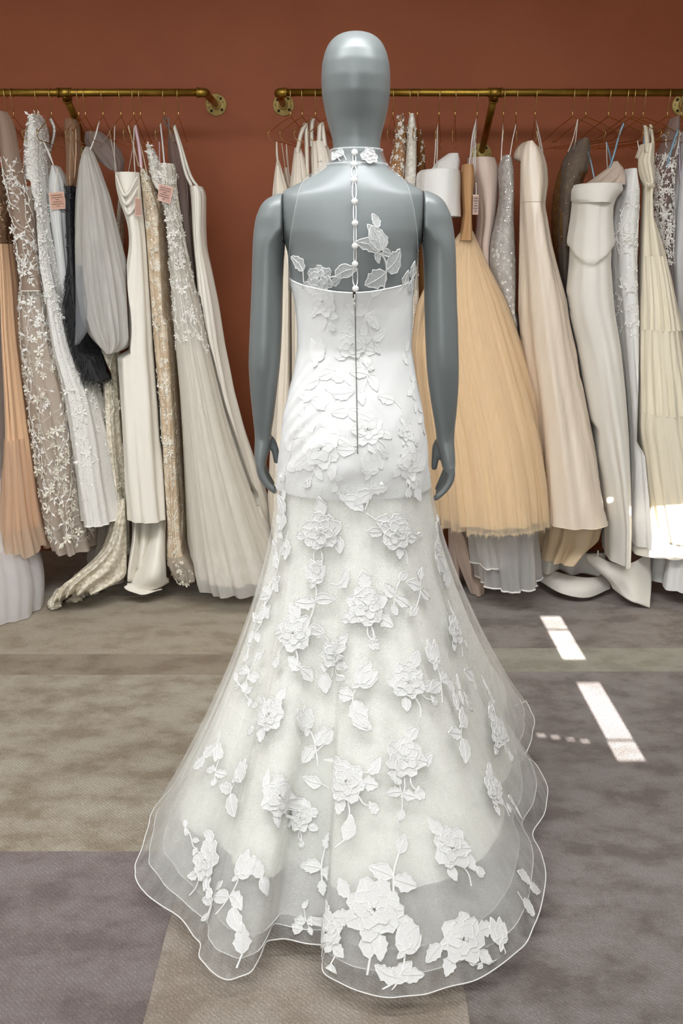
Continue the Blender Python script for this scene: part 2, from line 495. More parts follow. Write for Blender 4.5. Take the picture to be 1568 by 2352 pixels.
def flower(mb, q, N, T, r, rng, npet=5, m=0, lift=.35):
    B = np.cross(N, T); a0 = rng.rand() * 6.28
    V = [q + N * r * .12]; Fc = []
    for k in range(npet):
        a = a0 + 6.283 * k / npet; rr = r * (.8 + .4 * rng.rand())
        def pt(ang, ra, h): return q + (math.cos(ang) * T + math.sin(ang) * B) * ra + N * h
        i = len(V)
        V += [pt(a - .42, rr * .62, r * .2), pt(a - .2, rr, r * lift), pt(a + .2, rr, r * lift), pt(a + .42, rr * .62, r * .2)]
        Fc += [(0, i, i + 1), (0, i + 1, i + 2), (0, i + 2, i + 3)]
    mb.add(V, Fc, m)
def leaf3(mb, q, N, D, L, W, m=0, h=.003):
    S = np.cross(N, D)
    V = [q + N * h * .3, q + D * L * .45 + S * W + N * h, q + D * L * .5 + N * h * 2, q + D * L * .45 - S * W + N * h, q + D * L + N * h * .6]
    mb.add(V, [(0, 1, 2), (0, 2, 3), (1, 4, 2), (2, 4, 3)], m)
def front_phi(rng, spread=1.9):
    return 1.5 * PI + (rng.rand() * 2 - 1) * spread
def scatter_flowers(V, count, r, parent, m, seed, v0=0, v1=1, name='lace_flowers', leaves=True, bias=1.0):
    rng = np.random.RandomState(seed); S = Surf(V); mb = MB()
    for _ in range(count):
        v = v0 + (v1 - v0) * rng.rand() ** bias
        q, N, T = S.p(v, front_phi(rng))
        rr = r * (.6 + .8 * rng.rand())
        flower(mb, q + N * .001, N, T, rr, rng)
        if leaves and rng.rand() < .7:
            a = rng.rand() * 6.28; B = np.cross(N, T)
            D = math.cos(a) * T + math.sin(a) * B
            leaf3(mb, q + D * rr * .8, N, D, rr * 1.7, rr * .45)
    return tag(mb.build(name, m, parent, smooth=False), kind='stuff')
def scatter_vines(V, count, parent, m, seed, v0=0, v1=1, name='embroidered_vines', width=.0014, length=.22, leaf=.014):
    rng = np.random.RandomState(seed); S = Surf(V); mb = MB()
    M = V.shape[0]
    hgt = abs(V[0, 0, 2] - V[-1, 0, 2]) + 1e-6
    for _ in range(count):
        v = v0 + (v1 - v0) * rng.rand(); ph = front_phi(rng); ang = rng.rand() * 6.28
        pts = []; nn = 14; step = length / nn
        for k in range(nn):
            q, N, T = S.p(v, ph)
            i = int(min(max(v, 0), .999) * (M - 1)); rad = max(.03, np.linalg.norm(S.p(v, ph + .15)[0] - q) / .15)
            pts.append((q, N))
            v += math.cos(ang) * step / hgt; ph += math.sin(ang) * step / rad
            ang += rng.randn() * .35
            if not (v0 <= v <= v1): break
            if k % 3 == 2 and leaf:
                B = np.cross(N, T); a = ang + (1.0 if rng.rand() < .5 else -1.0)
                D = -math.cos(a) * B * np.sign(B[2] + 1e-9) + math.sin(a) * T
                leaf3(mb, q + N * .0015, N, D / np.linalg.norm(D), leaf * (.7 + .7 * rng.rand()), leaf * .25)
        if len(pts) < 3: continue
        VV = []
        for k, (q, N) in enumerate(pts):
            d = pts[min(k + 1, len(pts) - 1)][0] - pts[max(k - 1, 0)][0]
            s = np.cross(N, d); s /= max(np.linalg.norm(s), 1e-9)
            VV += [q + N * .001 - s * width, q + N * .003, q + N * .001 + s * width]
        Fc = []
        for k in range(len(pts) - 1):
            a = k * 3
            Fc += [(a, a + 1, a + 4, a + 3), (a + 1, a + 2, a + 5, a + 4)]
        mb.add(VV, Fc)
    return tag(mb.build(name, m, parent, smooth=False), kind='stuff')
def scatter_sequins(V, count, size, parent, m, seed, v0=0, v1=1, name='sequins'):
    rng = np.random.RandomState(seed); S = Surf(V); mb = MB()
    for _ in range(count):
        q, N, T = S.p(v0 + (v1 - v0) * rng.rand(), front_phi(rng))
        N2 = N + rng.randn(3) * .3; N2 /= np.linalg.norm(N2)
        T2 = np.cross(N2, rng.randn(3)); T2 /= np.linalg.norm(T2); B2 = np.cross(N2, T2)
        r = size * (.6 + .7 * rng.rand()); q = q + N * .0018
        mb.add([q + T2 * r, q + B2 * r, q - T2 * r, q - B2 * r], [(0, 1, 2, 3)])
    return tag(mb.build(name, m, parent, smooth=False), kind='stuff')
def sheet(name, parent, m, rows, bulge=.0, waves=(0, 0), thick=.004, K=36):
    """cloth panel through rows of (image x, image y, Y) points, top to bottom"""
    L = [spline([at(*p) for p in r], K) for r in rows]
    V = np.stack([spline([l[k] for l in L], 20) for k in range(K)], 1)
    u = np.linspace(0, 1, K)[None, :]; v = np.linspace(0, 1, 20)[:, None]
    V[:, :, 1] -= bulge * np.sin(PI * u) * np.sin(PI * np.clip(v, .05, 1)) + waves[1] * np.sin(waves[0] * u * PI) * v
    V[:, :, 2] = np.maximum(V[:, :, 2], .005)
    o = make(name, V, gfaces(20, K, False), m, parent)
    md = o.modifiers.new('thickness', 'SOLIDIFY'); md.thickness = thick; md.offset = 1
    SOLID.setdefault(parent.name, []).append(o)
    return o
_W = np.array((1, .25, 1))
def hung(parent, P):
    """bring the top of a strap onto a hanger wire and its foot onto the garment, the rest follows"""
    P = np.array(P, float); n = len(P); t = np.linspace(0, 1, n)[:, None]
    top, foot = np.zeros(3), np.zeros(3)
    F = np.vstack([f['pts'] for f in FRAMES.values()]); d = np.linalg.norm((F - P[0]) * _W, axis=1); k = d.argmin()
    if d[k] < .14: top = F[k] - P[0]
    so = SOLID.get(parent.name)
    if so:
        V = np.vstack([np.array([v.co[:] for v in o.data.vertices]) for o in so]) + origin(parent)
        d = np.linalg.norm((V - P[-1]) * _W, axis=1); k = d.argmin()
        if d[k] < .09: foot = V[k] - P[-1]
    return P + top * (1 - t) + foot * t
def strap(parent, pts, Y, r=.003, m=None, name='strap', flat=1.0):
    P = spline(hung(parent, [at(x, y, Y) for x, y in pts]), 8 + 6 * len(pts))
    V, Fc = tube_geo(P, r, 6)
    return make(name, V, Fc, m, parent)
def ribbon(parent, pts, Y, w, m, name='strap'):
    """flat band, w in metres"""
    P = spline(hung(parent, [at(x, y, Y) for x, y in pts]), 8 + 6 * len(pts))
    T = np.gradient(P, axis=0); S = np.cross(T, (0, 1, 0)); S /= np.maximum(np.linalg.norm(S, axis=1, keepdims=True), 1e-6)
    ww = w / 2; t = .0012
    V = np.stack([P - S * ww, P + (0, -t, 0), P + S * ww, P + (0, t, 0)], 1)
    n = len(P)
    return make(name, V, gfaces(n, 4).tolist() + [[0, 1, 2, 3], [4 * n - 4, 4 * n - 3, 4 * n - 2, 4 * n - 1]], m, parent)
def hang_tag(parent, cx, cy, w, h, tilt, Y, sy, col, rows=6, blank=False):
    c = at(cx, cy, Y); s = np.linalg.norm(at(cx + 1, cy, Y) - c)
    a = math.radians(tilt); rt = np.array((math.cos(a), 0, -math.sin(a))); up = np.array((math.sin(a), 0, math.cos(a))); nr = np.array((0, -1., 0))
    W, Hh = w * s / 2, h * s / 2
    def slab(mb, x0, x1, y0, y1, d0, d1, m):
        V = [c + rt * x + up * y + nr * d for d in (d0, d1) for x, y in ((x0, y0), (x1, y0), (x1, y1), (x0, y1))]
        mb.add(V, [(3, 2, 1, 0), (4, 5, 6, 7), (0, 1, 5, 4), (1, 2, 6, 5), (2, 3, 7, 6), (3, 0, 4, 7)], m)
    mb = MB(); slab(mb, -W, W, -Hh, Hh, -.0006, .0006, 0); slab(mb, -W * .86, W * .86, -Hh * .88, Hh * .86, .0005, .0009, 1)
    o = mb.build('hang_tag', [mat('pale pink card ' + col, '#d9b6a6', .7), mat('pink print panel ' + col, col, .7)], parent, False)
    if not blank:
        mb = MB(); rng = np.random.RandomState(int(cx))
        for k in range(rows):
            yy = Hh * (.62 - 1.25 * k / (rows - 1)); hw = W * (.66, .7, .25, .55, .72, .2)[k % 6]
            x = -hw
            while x < hw:
                l = W * (.05 + .07 * rng.rand()); slab(mb, x, min(x + l, hw), yy - Hh * .045, yy + Hh * .045, .0008, .0011, 0); x += l + W * .035
        mb.build('printed_lines', mat('dark print', '#4a3a36', .7), o, False)
    mb = MB(); mb.tube(spline([c + up * Hh * .8 + nr * .002, c + up * Hh * 1.3 + nr * .004, at(cx + .5, sy, Y)], 12), .0013, 6)
    mb.build('tag_string', mat('cream tag string', '#efe6d2', .6), o)
    return o
def gown(label, rows, m, name='bridal_gown', cat='gown', part='skirt', group=None, **kw):
    V = drape(rows, **kw)
    base = V[-1].mean(0)
    root = thing(name, label, cat, tuple(base), group)
    root_o = cloth(part, V, m, root)
    return root, V
S_iv = satin('ivory satin', '#ece6da'); S_ch = mat('champagne satin', '#e8d8c4', .3, bumps=((6, .02, (1, 1, .3)), (11, .016, V3), (22, .005, (1, 1, .5))), sheen=.1, spec=.6)
S_wh = satin('white satin', '#f0eeea', .36); S_bl = satin('blush silk', '#dcc6b8', .5)
C_iv = crepe('ivory crepe', '#e9e4da'); C_cr = crepe('cream crepe', '#eadfce')
L_wh = mat('white lace thread', '#f5f2ec', .6, sheen=.2)
L_iv = mat('ivory lace thread', '#efe9da', .6, sheen=.2)
Q_si = mat('silver sequin', '#f4f2f2', .15, .75)
Q_go = mat('champagne sequin', '#d6b27c', .25, .8)
N_iv = net('ivory tulle net', '#f4f1ea', .60, .12, 40, (1, 1, .03))
N_gr = net('cool white tulle net', '#eceef0', .66, .3)
N_sh = net('sheer nude mesh', '#c9b3a0', .45, .15)

# ------------------------------------------------------------------ mannequin
MY = 2.2
def ring_rows(tab, step, w):
    tab = sorted(tab); ys = np.linspace(tab[0][0], tab[-1][0], int((tab[-1][0] - tab[0][0]) / step) + 1)
    return ys, smooth_rows(tab, ys, w)
TORSO = [  # y xl xr cy ry
    (68, 814, 820, .02, .004), (70, 797, 838, .02, .022), (75, 781, 853, .02, .042), (84, 766, 868, .02, .06), (98, 754, 880, .02, .073), (118, 745, 889, .02, .084),
    (145, 739, 895, .02, .092), (180, 737, 897, .02, .095), (215, 739, 896, .022, .093), (250, 745, 891, .024, .086), (280, 752, 884, .024, .077),
    (300, 758, 878, .02, .069), (320, 763, 874, .016, .062), (342, 765, 873, .012, .058), (362, 763, 876, .008, .058), (376, 757, 883, .006, .06),
    (388, 745, 893, .004, .066), (400, 726, 909, .003, .073), (412, 704, 927, .002, .079), (424, 681, 946, .001, .085), (436, 655, 968, 0, .090),
    (446, 636, 984, 0, .094), (462, 632, 987, 0, .0995), (480, 632, 987, 0, .1045), (500, 634, 986, 0, .1085), (530, 640, 980, 0, .113), (552, 652, 968, 0, .115), (578, 660, 960, 0, .114),
    (620, 664, 956, 0, .112), (665, 670, 948, 0, .106), (720, 681, 940, 0, .097), (800, 684, 939, 0, .09), (870, 674, 950, -.005, .098),
    (950, 654, 964, -.01, .112), (1050, 646, 974, -.012, .12), (1120, 644, 976, -.01, .115), (1180, 660, 965, -.005, .10)]
SEAM_L = at(652, 500, MY)[0]; SEAM_R = at(968, 500, MY)[0]
def torso_ring(y, T, off=0.0, n=96, clamp=True):
    xl, xr, cy, ry = T
    A = at(xl, y, MY); B = at(xr, y, MY)
    ph = np.linspace(0, 2 * PI, n, endpoint=False)
    cx = (A[0] + B[0]) / 2; rx = (B[0] - A[0]) / 2 + off; ry = ry + off
    x = cx + rx * np.cos(ph)
    if clamp: x = np.clip(x, SEAM_L + .0008, SEAM_R - .0008)
    return np.stack([x, MY + cy + ry * np.sin(ph), np.full(n, A[2])], 1)
ysT, TT = ring_rows(TORSO, 3, 2)
def torso_at(y):
    return np.array([np.interp(y, ysT, TT[:, k]) for k in range(4)])
mann = thing('mannequin', 'matt grey-blue egg-headed mannequin seen from behind wearing the lace bridal gown', 'mannequin', (.031, MY, 0))
VT = np.stack([torso_ring(y, t) for y, t in zip(ysT, TT)])
nr, nc = VT.shape[:2]
Fm = gfaces(nr, nc).tolist() + [list(range(nc)), [(nr - 1) * nc + j for j in range(nc)][::-1]]
mb = MB(); mb.add(VT, Fm)
for sx in (-.075, .075):    # legs down to the floor under the skirt
    zz = np.array((.80, .70, .55, .48, .35, .2, .09, .03, .0)); rr = np.array((.085, .08, .06, .055, .058, .042, .034, .04, .045))
    P = np.array([(.031 + sx * (1 - .25 * (.8 - z)), MY, z) for z in zz]); mb.tube(P, rr, 20)
mb.build('body', M_mann, mann)
def remesh(name, V, Fc, m, parent, voxel):
    o = make('tmp', V, Fc, m, None)
    md = o.modifiers.new('r', 'REMESH'); md.mode = 'VOXEL'; md.voxel_size = voxel; md.use_smooth_shade = True
    sm = o.modifiers.new('s', 'SMOOTH'); sm.factor = .5; sm.iterations = 6
    dg = bpy.context.evaluated_depsgraph_get(); me = bpy.data.meshes.new_from_object(o.evaluated_get(dg))
    VV = np.zeros(len(me.vertices) * 3); me.vertices.foreach_get('co', VV)
    Fo = [list(p.vertices) for p in me.polygons]
    bpy.data.objects.remove(o); bpy.data.meshes.remove(me)
    return make(name, VV.reshape(-1, 3), Fo, m, parent)
def arm(rows, seam, sgn, thumb, fingers, palm):
    mb = MB()
    ys = np.linspace(rows[0][0], rows[-1][0], 130); T = smooth_rows(rows, ys, 2)
    ph = np.linspace(0, 2 * PI, 40, endpoint=False); V = []
    for y, (xl, xr, cx, cy, ry) in zip(ys, T):
        C = at(cx, y, MY); o = at(xl if sgn < 0 else xr, y, MY)[0]
        i_ = at(xr if sgn < 0 else xl, y, MY)[0]
        x = np.where(np.cos(ph) * sgn > 0, C[0] + abs(o - C[0]) * np.cos(ph), C[0] + np.maximum(abs(i_ - C[0]), .012) * np.cos(ph))
        if sgn < 0: x = np.minimum(x, seam - .0012)
        else: x = np.maximum(x, seam + .0012)
        if y > 556:
            x = C[0] + np.where(np.cos(ph) * sgn > 0, abs(o - C[0]), abs(i_ - C[0])) * np.cos(ph)
        V.append(np.stack([x, MY + cy + ry * np.sin(ph), np.full(40, C[2])], 1))
    V = np.concatenate(V); n = len(ys)
    mb.add(V, gfaces(n, 40).tolist() + [list(range(40)), [(n - 1) * 40 + j for j in range(40)][::-1]])
    # palm
    ysP = np.linspace(palm[0][0], palm[-1][0], 14); TP = smooth_rows(palm, ysP, 1); V = []
    for y, (xl, xr, cy, ry) in zip(ysP, TP):
        A = at(xl, y, MY); B = at(xr, y, MY); cs, sn = np.cos(ph), np.sin(ph)
        V.append(np.stack([(A[0] + B[0]) / 2 + (B[0] - A[0]) / 2 * np.sign(cs) * np.abs(cs) ** .8, MY + cy + ry * np.sign(sn) * np.abs(sn) ** .8, np.full(40, A[2])], 1))
    V = np.concatenate(V)
    mb.add(V, gfaces(14, 40).tolist() + [list(range(40)), [13 * 40 + j for j in range(40)][::-1]])
    for pts, dy, r0, r1 in [thumb] + fingers:
        P = spline([at(x, y, MY + d) for (x, y), d in zip(pts, dy if not np.isscalar(dy) else [dy] * len(pts))], 18)
        r = np.linspace(r0, r1, 18)
        e = (P[-1] - P[-2]); e /= np.linalg.norm(e)
        tip = [P[-1] + e * r1 * q for q in (.45, .78, .97)]
        P = np.vstack([P, tip]); r = np.concatenate([r, r1 * np.array((.88, .62, .2))])
        mb.tube(P, r, 14)
    Vt = np.concatenate(mb.V)
    return remesh('arm', Vt, mb.F, M_mann, mann, .0032)
ARM_L = [(444, 642, 652, 652, 0, .018), (448, 628, 652, 652, 0, .03), (456, 612, 652, 652, 0, .04), (470, 599, 652, 652, 0, .05), (500, 587, 652, 652, 0, .057), (525, 583, 654, 650, 0, .057),
         (548, 581, 656, 628, 0, .054), (570, 580, 654, 617, 0, .051), (600, 579, 652, 615, 0, .049), (650, 578, 650, 614, 0, .047), (700, 576, 649, 612, -.002, .045), (750, 574, 648, 611, -.004, .043),
         (800, 572, 646, 609, -.005, .042), (840, 571, 643, 607, -.004, .041), (880, 573, 638, 605, 0, .039), (920, 576, 633, 604, .004, .036), (960, 580, 628, 604, .008, .032), (990, 583, 623, 603, .012, .029), (1012, 584, 621, 602, .014, .028)]
PALM_L = [(1000, 584, 622, .014, .027), (1015, 584, 620, .016, .031), (1035, 583, 617, .018, .036), (1055, 583, 612, .018, .038), (1072, 587, 609, .018, .036)]
arm(ARM_L, SEAM_L, -1, ([(611, 1002), (625, 1016), (633, 1040), (635, 1058)], .03, .0105, .0078),
    [([(596, 1064), (601, 1090), (613, 1111), (627, 1124)], -.012, .009, .0068), ([(596, 1066), (601, 1094), (615, 1115), (631, 1128)], .008, .0095, .0072),
     ([(598, 1066), (605, 1092), (617, 1112), (629, 1123)], .026, .0095, .0072), ([(602, 1062), (609, 1084), (618, 1101), (625, 1111)], .044, .009, .007)], PALM_L)
ARM_R = [(438, 968, 979, 968, 0, .018), (442, 968, 993, 968, 0, .03), (450, 968, 1008, 968, 0, .04), (464, 968, 1022, 968, 0, .05), (495, 968, 1036, 968, 0, .057), (522, 966, 1041, 970, 0, .057),
         (548, 964, 1044, 994, 0, .054), (570, 969, 1046, 1007, 0, .051), (600, 972, 1047, 1010, 0, .049), (650, 973, 1048, 1010, 0, .047), (700, 974, 1049, 1011, -.002, .045), (750, 975, 1051, 1013, -.004, .043),
         (800, 977, 1052, 1014, -.005, .042), (840, 979, 1053, 1016, -.004, .041), (880, 983, 1053, 1018, 0, .039), (920, 989, 1051, 1020, .004, .036), (960, 996, 1048, 1022, .008, .032), (990, 1001, 1045, 1023, .012, .029), (1016, 1004, 1044, 1024, .014, .028)]
PALM_R = [(1004, 1004, 1044, .014, .027), (1020, 1005, 1044, .016, .031), (1040, 1010, 1046, .018, .036), (1062, 1014, 1047, .018, .038), (1082, 1018, 1046, .018, .036)]
arm(ARM_R, SEAM_R, 1, ([(1013, 1008), (1002, 1026), (999, 1050), (997, 1073)], .03, .0105, .0078),
    [([(1036, 1072), (1036, 1098), (1024, 1122), (1006, 1140)], -.012, .009, .0068), ([(1036, 1074), (1034, 1102), (1020, 1126), (1000, 1144)], .008, .0095, .0072),
     ([(1032, 1074), (1027, 1098), (1017, 1118), (1006, 1132)], .026, .0095, .0072), ([(1028, 1070), (1020, 1090), (1011, 1110), (1005, 1122)], .044, .009, .007)], PALM_R)
for seam, yt in ((SEAM_L, 446), (SEAM_R, 440)):   # dark joint line between arm and shoulder
    P = []
    z0 = at(652, yt, MY)[2]; z1 = at(652, 553, MY)[2]
    prof = [(yt, .022), (450, .036), (460, .048), (475, .0535), (500, .0575), (525, .0575), (545, .0555), (553, .05)]
    up_ = [(seam, MY - r, at(652, y, MY)[2]) for y, r in prof]; dn = [(seam, MY + r, at(652, y, MY)[2]) for y, r in prof[::-1]]
    mb = MB(); mb.tube(spline(up_ + dn, 60), .0009, 6, closed=True); mb.build('arm_joint', M_dark, mann)

# ------------------------------------------------------------------ the bridal gown on the mannequin
gownW = thing('wedding_gown', 'white lace mermaid bridal gown with sheer buttoned back and tulle train on the mannequin', 'gown', (.031, MY - .1, 0))
M_bod = mat('white satin under tulle', '#f1f1f0', .45, bumps=((16, .006, (1, 1, .6)), (1100, .0003, (1, 1, 1))), sheen=.3, spec=.3)
M_lin = mat('ivory lining', '#f1f0ea', .8, bumps=((7, .006, V3),), sheen=.1, spec=.15)
N_out = net('fine bridal tulle', '#fcfcf8', .31, .30, 34, (1, 1, .07), mesh=900)
N_mid = net('stiff crinoline tulle', '#fcfcf9', .46, .10, 20, (1, 1, .1), mesh=700, zfade=(.42, .2))
N_ill = net('illusion tulle', '#eef2f4', .13, .07, 18, (1.4, 1.4, .12))
M_app = mat('white embroidered lace', '#f6f5f2', .75, bumps=((380, .0016, (1, 1, 1)),), sheen=.3, spec=.2)
M_blc = mat('white lace on satin', '#f8f8f7', .45, sheen=.35, spec=.3)
M_cord = mat('white lace cord', '#fbfaf7', .65, bumps=((900, .0006, (1, 1, 1)),), spec=.25)
N_pes = net('sheer lace petal net', '#f2f4f4', .66, .26, 260, (1, 1, 1), trans=.2)
N_pet = mat('white embroidered petal', '#f3f2f0', .7, bumps=((420, .0012, (1, 1, 1)),), sheen=.25, spec=.25)
N_pet.node_tree.nodes['Principled BSDF'].inputs['Alpha'].default_value = .93
GOWN = [  # y xl xr cy ry
    (648, 664, 953, 0, .118), (665, 668, 951, 0, .115), (700, 677, 948, 0, .109), (760, 682, 946, 0, .103), (800, 682, 945, 0, .101), (860, 673, 954, -.005, .108),
    (900, 662, 962, -.008, .115), (950, 651, 971, -.012, .124), (1000, 645, 978, -.015, .132), (1050, 640, 982, -.016, .136), (1100, 635, 986, -.014, .137), (1112, 634, 987, -.013, .137)]
ysG, TG = ring_rows(GOWN, 4, 3)
def bodice():
    n = 180; V = []
    ph = np.linspace(0, 2 * PI, n, endpoint=False)
    for y, t in zip(ysG, TG):
        xl, xr, cy, ry = t
        A = at(xl, y, MY); B = at(xr, y, MY)
        rx = (B[0] - A[0]) / 2; cx = (A[0] + B[0]) / 2
        s = (y - 648) / 482
        # diagonal drag lines over the hips on the left, soft dents elsewhere
        wr = .0016 * np.sin(22 * (ph - 1.25 * PI) + y * .16) * np.exp(-((ph - 1.22 * PI) / .5) ** 2) * math.exp(-((y - 930) / 95) ** 2)
        wr = wr + .0009 * np.sin(9 * ph + y * .07) * s
        V.append(np.stack([cx + (rx + wr) * np.cos(ph), MY + cy + (ry + wr) * np.sin(ph), np.full(n, A[2])], 1))
    V = np.array(V)
    # top edge: dips a little at the sides of the back, climbs towards the bust in front
    top = np.interp(np.degrees(ph), [0, 60, 90, 120, 180, 200, 225, 255, 270, 285, 315, 340, 360],
                    [.012, .05, .055, .05, .012, .004, -.006, -.016, -.018, -.016, -.006, .004, .012])
    for i in range(14):
        V[i, :, 2] += top * (1 - i / 14)
    return V
VB = bodice()
bod = cloth('bodice', VB, M_bod, gownW)
# rolled top edge
edge = VB[0].copy(); ctr = edge.mean(0); edge[:, :2] = ctr[:2] + (edge[:, :2] - ctr[:2]) * .992
mb = MB(); mb.tube(edge, .002, 8, closed=True); mb.build('neckline_binding', M_bod, bod)

HEM = [  # phi, image x, y, z   (or metres when the last entry is True)
    (90, .03, 2.62, .06, True), (125, -.22, 2.56, .06, True), (155, -.40, 2.38, .05, True), (172, -.47, 2.14, .04, True),
    (186, 316, 1985, .035), (192, 312, 2012, .035), (199, 345, 2062, .035), (206, 392, 2098, .035), (212, 440, 2142, .035), (217, 462, 2168, .035), (221, 456, 2196, .035), (226, 476, 2226, .035),
    (233, 528, 2252, .035), (239, 580, 2232, .035), (243, 600, 2192, .035), (247, 612, 2158, .035), (252, 650, 2162, .035), (256, 700, 2172, .035), (259, 752, 2172, .035), (262, 742, 2196, .035),
    (265, 738, 2230, .035), (270, 806, 2270, .035), (277, 900, 2291, .035), (284, 985, 2286, .035), (290, 1080, 2257, .035), (296, 1163, 2209, .035),
    (301, 1212, 2166, .035), (306, 1238, 2105, .035), (311, 1252, 2000, .035), (314.5, 1240, 1950, .035), (317, 1212, 1914, .035), (320.5, 1250, 1868, .035),
    (326, 1258, 1808, .04), (331, 1236, 1750, .045), (334, 1180, 1722, .05), (337, 1138, 1764, .08), (341, 1190, 1756, .09), (347, 1220, 1695, .1),
    (356, 1224, 1645, .1), (366, 1210, 1608, .1), (392, .44, 2.60, .08, True), (420, .23, 2.64, .07, True)]
def hem_curve(phd, scale=1.0, dz=0.0, sm=.9):
    P = []
    for h in HEM:
        q = (h[1], h[2], h[3]) if len(h) == 5 else tuple(fl(h[1], h[2], h[3]))
        P.append((h[0], *q))
    P = np.array(P); P = np.vstack([P, P[:1] + np.array((360, 0, 0, 0))])
    P = np.vstack([P[-6:-1] - np.array((360, 0, 0, 0)), P, P[1:6] + np.array((360, 0, 0, 0))])
    d = np.arange(0, 360, .5)
    dd = np.where(d < 90, d + 360, d)
    C = np.stack([np.interp(dd, P[:, 0], P[:, k]) for k in (1, 2, 3)], 1)
    def gs(C, s):
        k = np.exp(-.5 * (np.arange(-180, 181) * .5 / s) ** 2); k /= k.sum()
        return np.stack([np.convolve(np.concatenate([C[-180:, i], C[:, i], C[:180, i]]), k, 'valid') for i in range(3)], 1)
    fine = gs(C, sm); base = gs(C, 16.0)
    det = fine - base
    idx = phd
    base = np.stack([np.interp(idx, d, base[:, k], period=360) for k in range(3)], 1)
    det = np.stack([np.interp(idx, d, det[:, k], period=360) for k in range(3)], 1)
    c = np.array((.031, MY, 0))
    if scale != 1:
        base[:, :2] = c[:2] + (base[:, :2] - c[:2]) * scale
    base[:, 2] += dz
    return base, det
def skirt(n, M, scale, dz, detail, amp, seed, y0=1088, shrink=0.0, fine=True):
    rng = np.random.RandomState(seed)
    ph = np.linspace(0, 2 * PI, n, endpoint=False); phd = np.degrees(ph)
    base, det = hem_curve(phd, scale, dz)
    xl, xr, cy, ry = [np.interp(y0, ysG, TG[:, k]) for k in range(4)]
    A = at(xl, y0, MY); B = at(xr, y0, MY); cx = (A[0] + B[0]) / 2
    rx = (B[0] - A[0]) / 2 - shrink; ry = ry - shrink
    hip = np.stack([cx + rx * np.cos(ph), MY + cy + ry * np.sin(ph), np.full(n, A[2])], 1)
    back = np.clip((1 - np.cos(np.radians(phd - 60))) / 2, 0, 1)      # 0 right-front, 1 left-back
    p = 1.18 + .60 * back
    pk = rng.rand(8) * 6.28
    V = np.zeros((M, n, 3))
    out = base - hip; L = np.sqrt((out[:, :2] ** 2).sum(1)); nx = np.cos(ph); ny = np.sin(ph)
    for i in range(M):
        u = i / (M - 1)
        g = u ** p
        V[i] = hip + (base - hip) * np.stack([g, g, np.full(n, u)], 1)
        V[i] += det * detail * u ** 1.9 * np.array((1, 1, 0)) + det * np.array((0, 0, 1)) * u ** 3
        if fine:
            a = amp * min(1, u * 1.6) ** 1.2 * (1 - .45 * u)
            f = (np.cos(9 * ph + pk[6] + .5 * math.sin(2 * u)) + .8 * np.cos(14 * ph + pk[0] + .7 * math.sin(2 * u + pk[1])) + .6 * np.cos(23 * ph + pk[2] + .8 * math.sin(3 * u + pk[3]))
                 + .5 * np.cos(41 * ph + pk[4] + .9 * math.sin(4 * u))) / 2
            V[i, :, 0] += a * f * nx; V[i, :, 1] += a * f * ny
        V[i, :, 2] = np.maximum(V[i, :, 2], .012)
    return V
VS = skirt(720, 100, 1.0, 0, 1.0, .0115, 3, shrink=-.0016, y0=1080)
VM = skirt(480, 90, .95, .02, .9, .006, 8, shrink=.004)[54:]
VM2 = skirt(360, 90, .90, .035, .6, .008, 15, shrink=.006)[48:]
VL = skirt(300, 70, .90, .03, .85, .0095, 3, shrink=.006, y0=1080)[:63]
for _i in range(12):
    VL[-1 - _i, :, 2] += .012 * np.sin(np.linspace(0, 2 * PI, 300, endpoint=False) * 5 + .8) * (1 - _i / 12)
lin_o = cloth('lining', VL, M_lin, gownW)
cloth('underskirt', VM2, net('soft inner tulle', '#fbfbf7', .68, .12, 20, (1, 1, .1), zfade=(.42, .2)), gownW); cloth('underskirt', VM, N_mid, gownW)
sk = cloth('tulle_overskirt', VS, N_out, gownW)
for V, r in ((VS, .0013), (VM, .001), (VM2, .001)):
    mb = MB(); mb.tube(V[-1], r, 6, closed=True); mb.build('hem_cord', M_cord, gownW)

# sheer back: a net layer just off the mannequin, cut away at the armholes, up to a stand collar
def sheer():
    ys = np.linspace(343, 668, 90); K = 60; mb = MB()
    armL = [(343, 760), (380, 740), (405, 706), (430, 692), (480, 682), (540, 671), (600, 664), (655, 662), (700, 662)]
    armR = [(343, 878), (380, 892), (405, 918), (430, 932), (480, 944), (540, 953), (600, 958), (655, 957), (700, 957)]
    for sgn in (-1, 1):
        V = []
        for y in ys:
            t = torso_at(y); xl, xr, cy, ry = t
            A = at(xl, y, MY); B = at(xr, y, MY); cx = (A[0] + B[0]) / 2; off = .004 + .004 * math.sin((y - 343) / 110) ** 2
            if y > 600: off = min(off, .005)
            rx = (B[0] - A[0]) / 2 + off; rr = ry + off
            a = at(np.interp(y, *zip(*armL)), y, MY)[0]; b_ = at(np.interp(y, *zip(*armR)), y, MY)[0]
            x = np.linspace(a, b_, K); q = np.clip((x - cx) / rx, -1, 1)
            wv = .0011 * np.sin(q * 16 + y * .012) * (y > 480)
            V.append(np.stack([x, MY + cy + sgn * (rr + wv) * np.sqrt(1 - q * q), np.full(K, A[2])], 1))
        V = np.array(V); mb.add(V, gfaces(len(ys), K, False).tolist())

    return mb
ill_mb = sheer()
ill = ill_mb.build('sheer_tulle_back', N_ill, gownW)
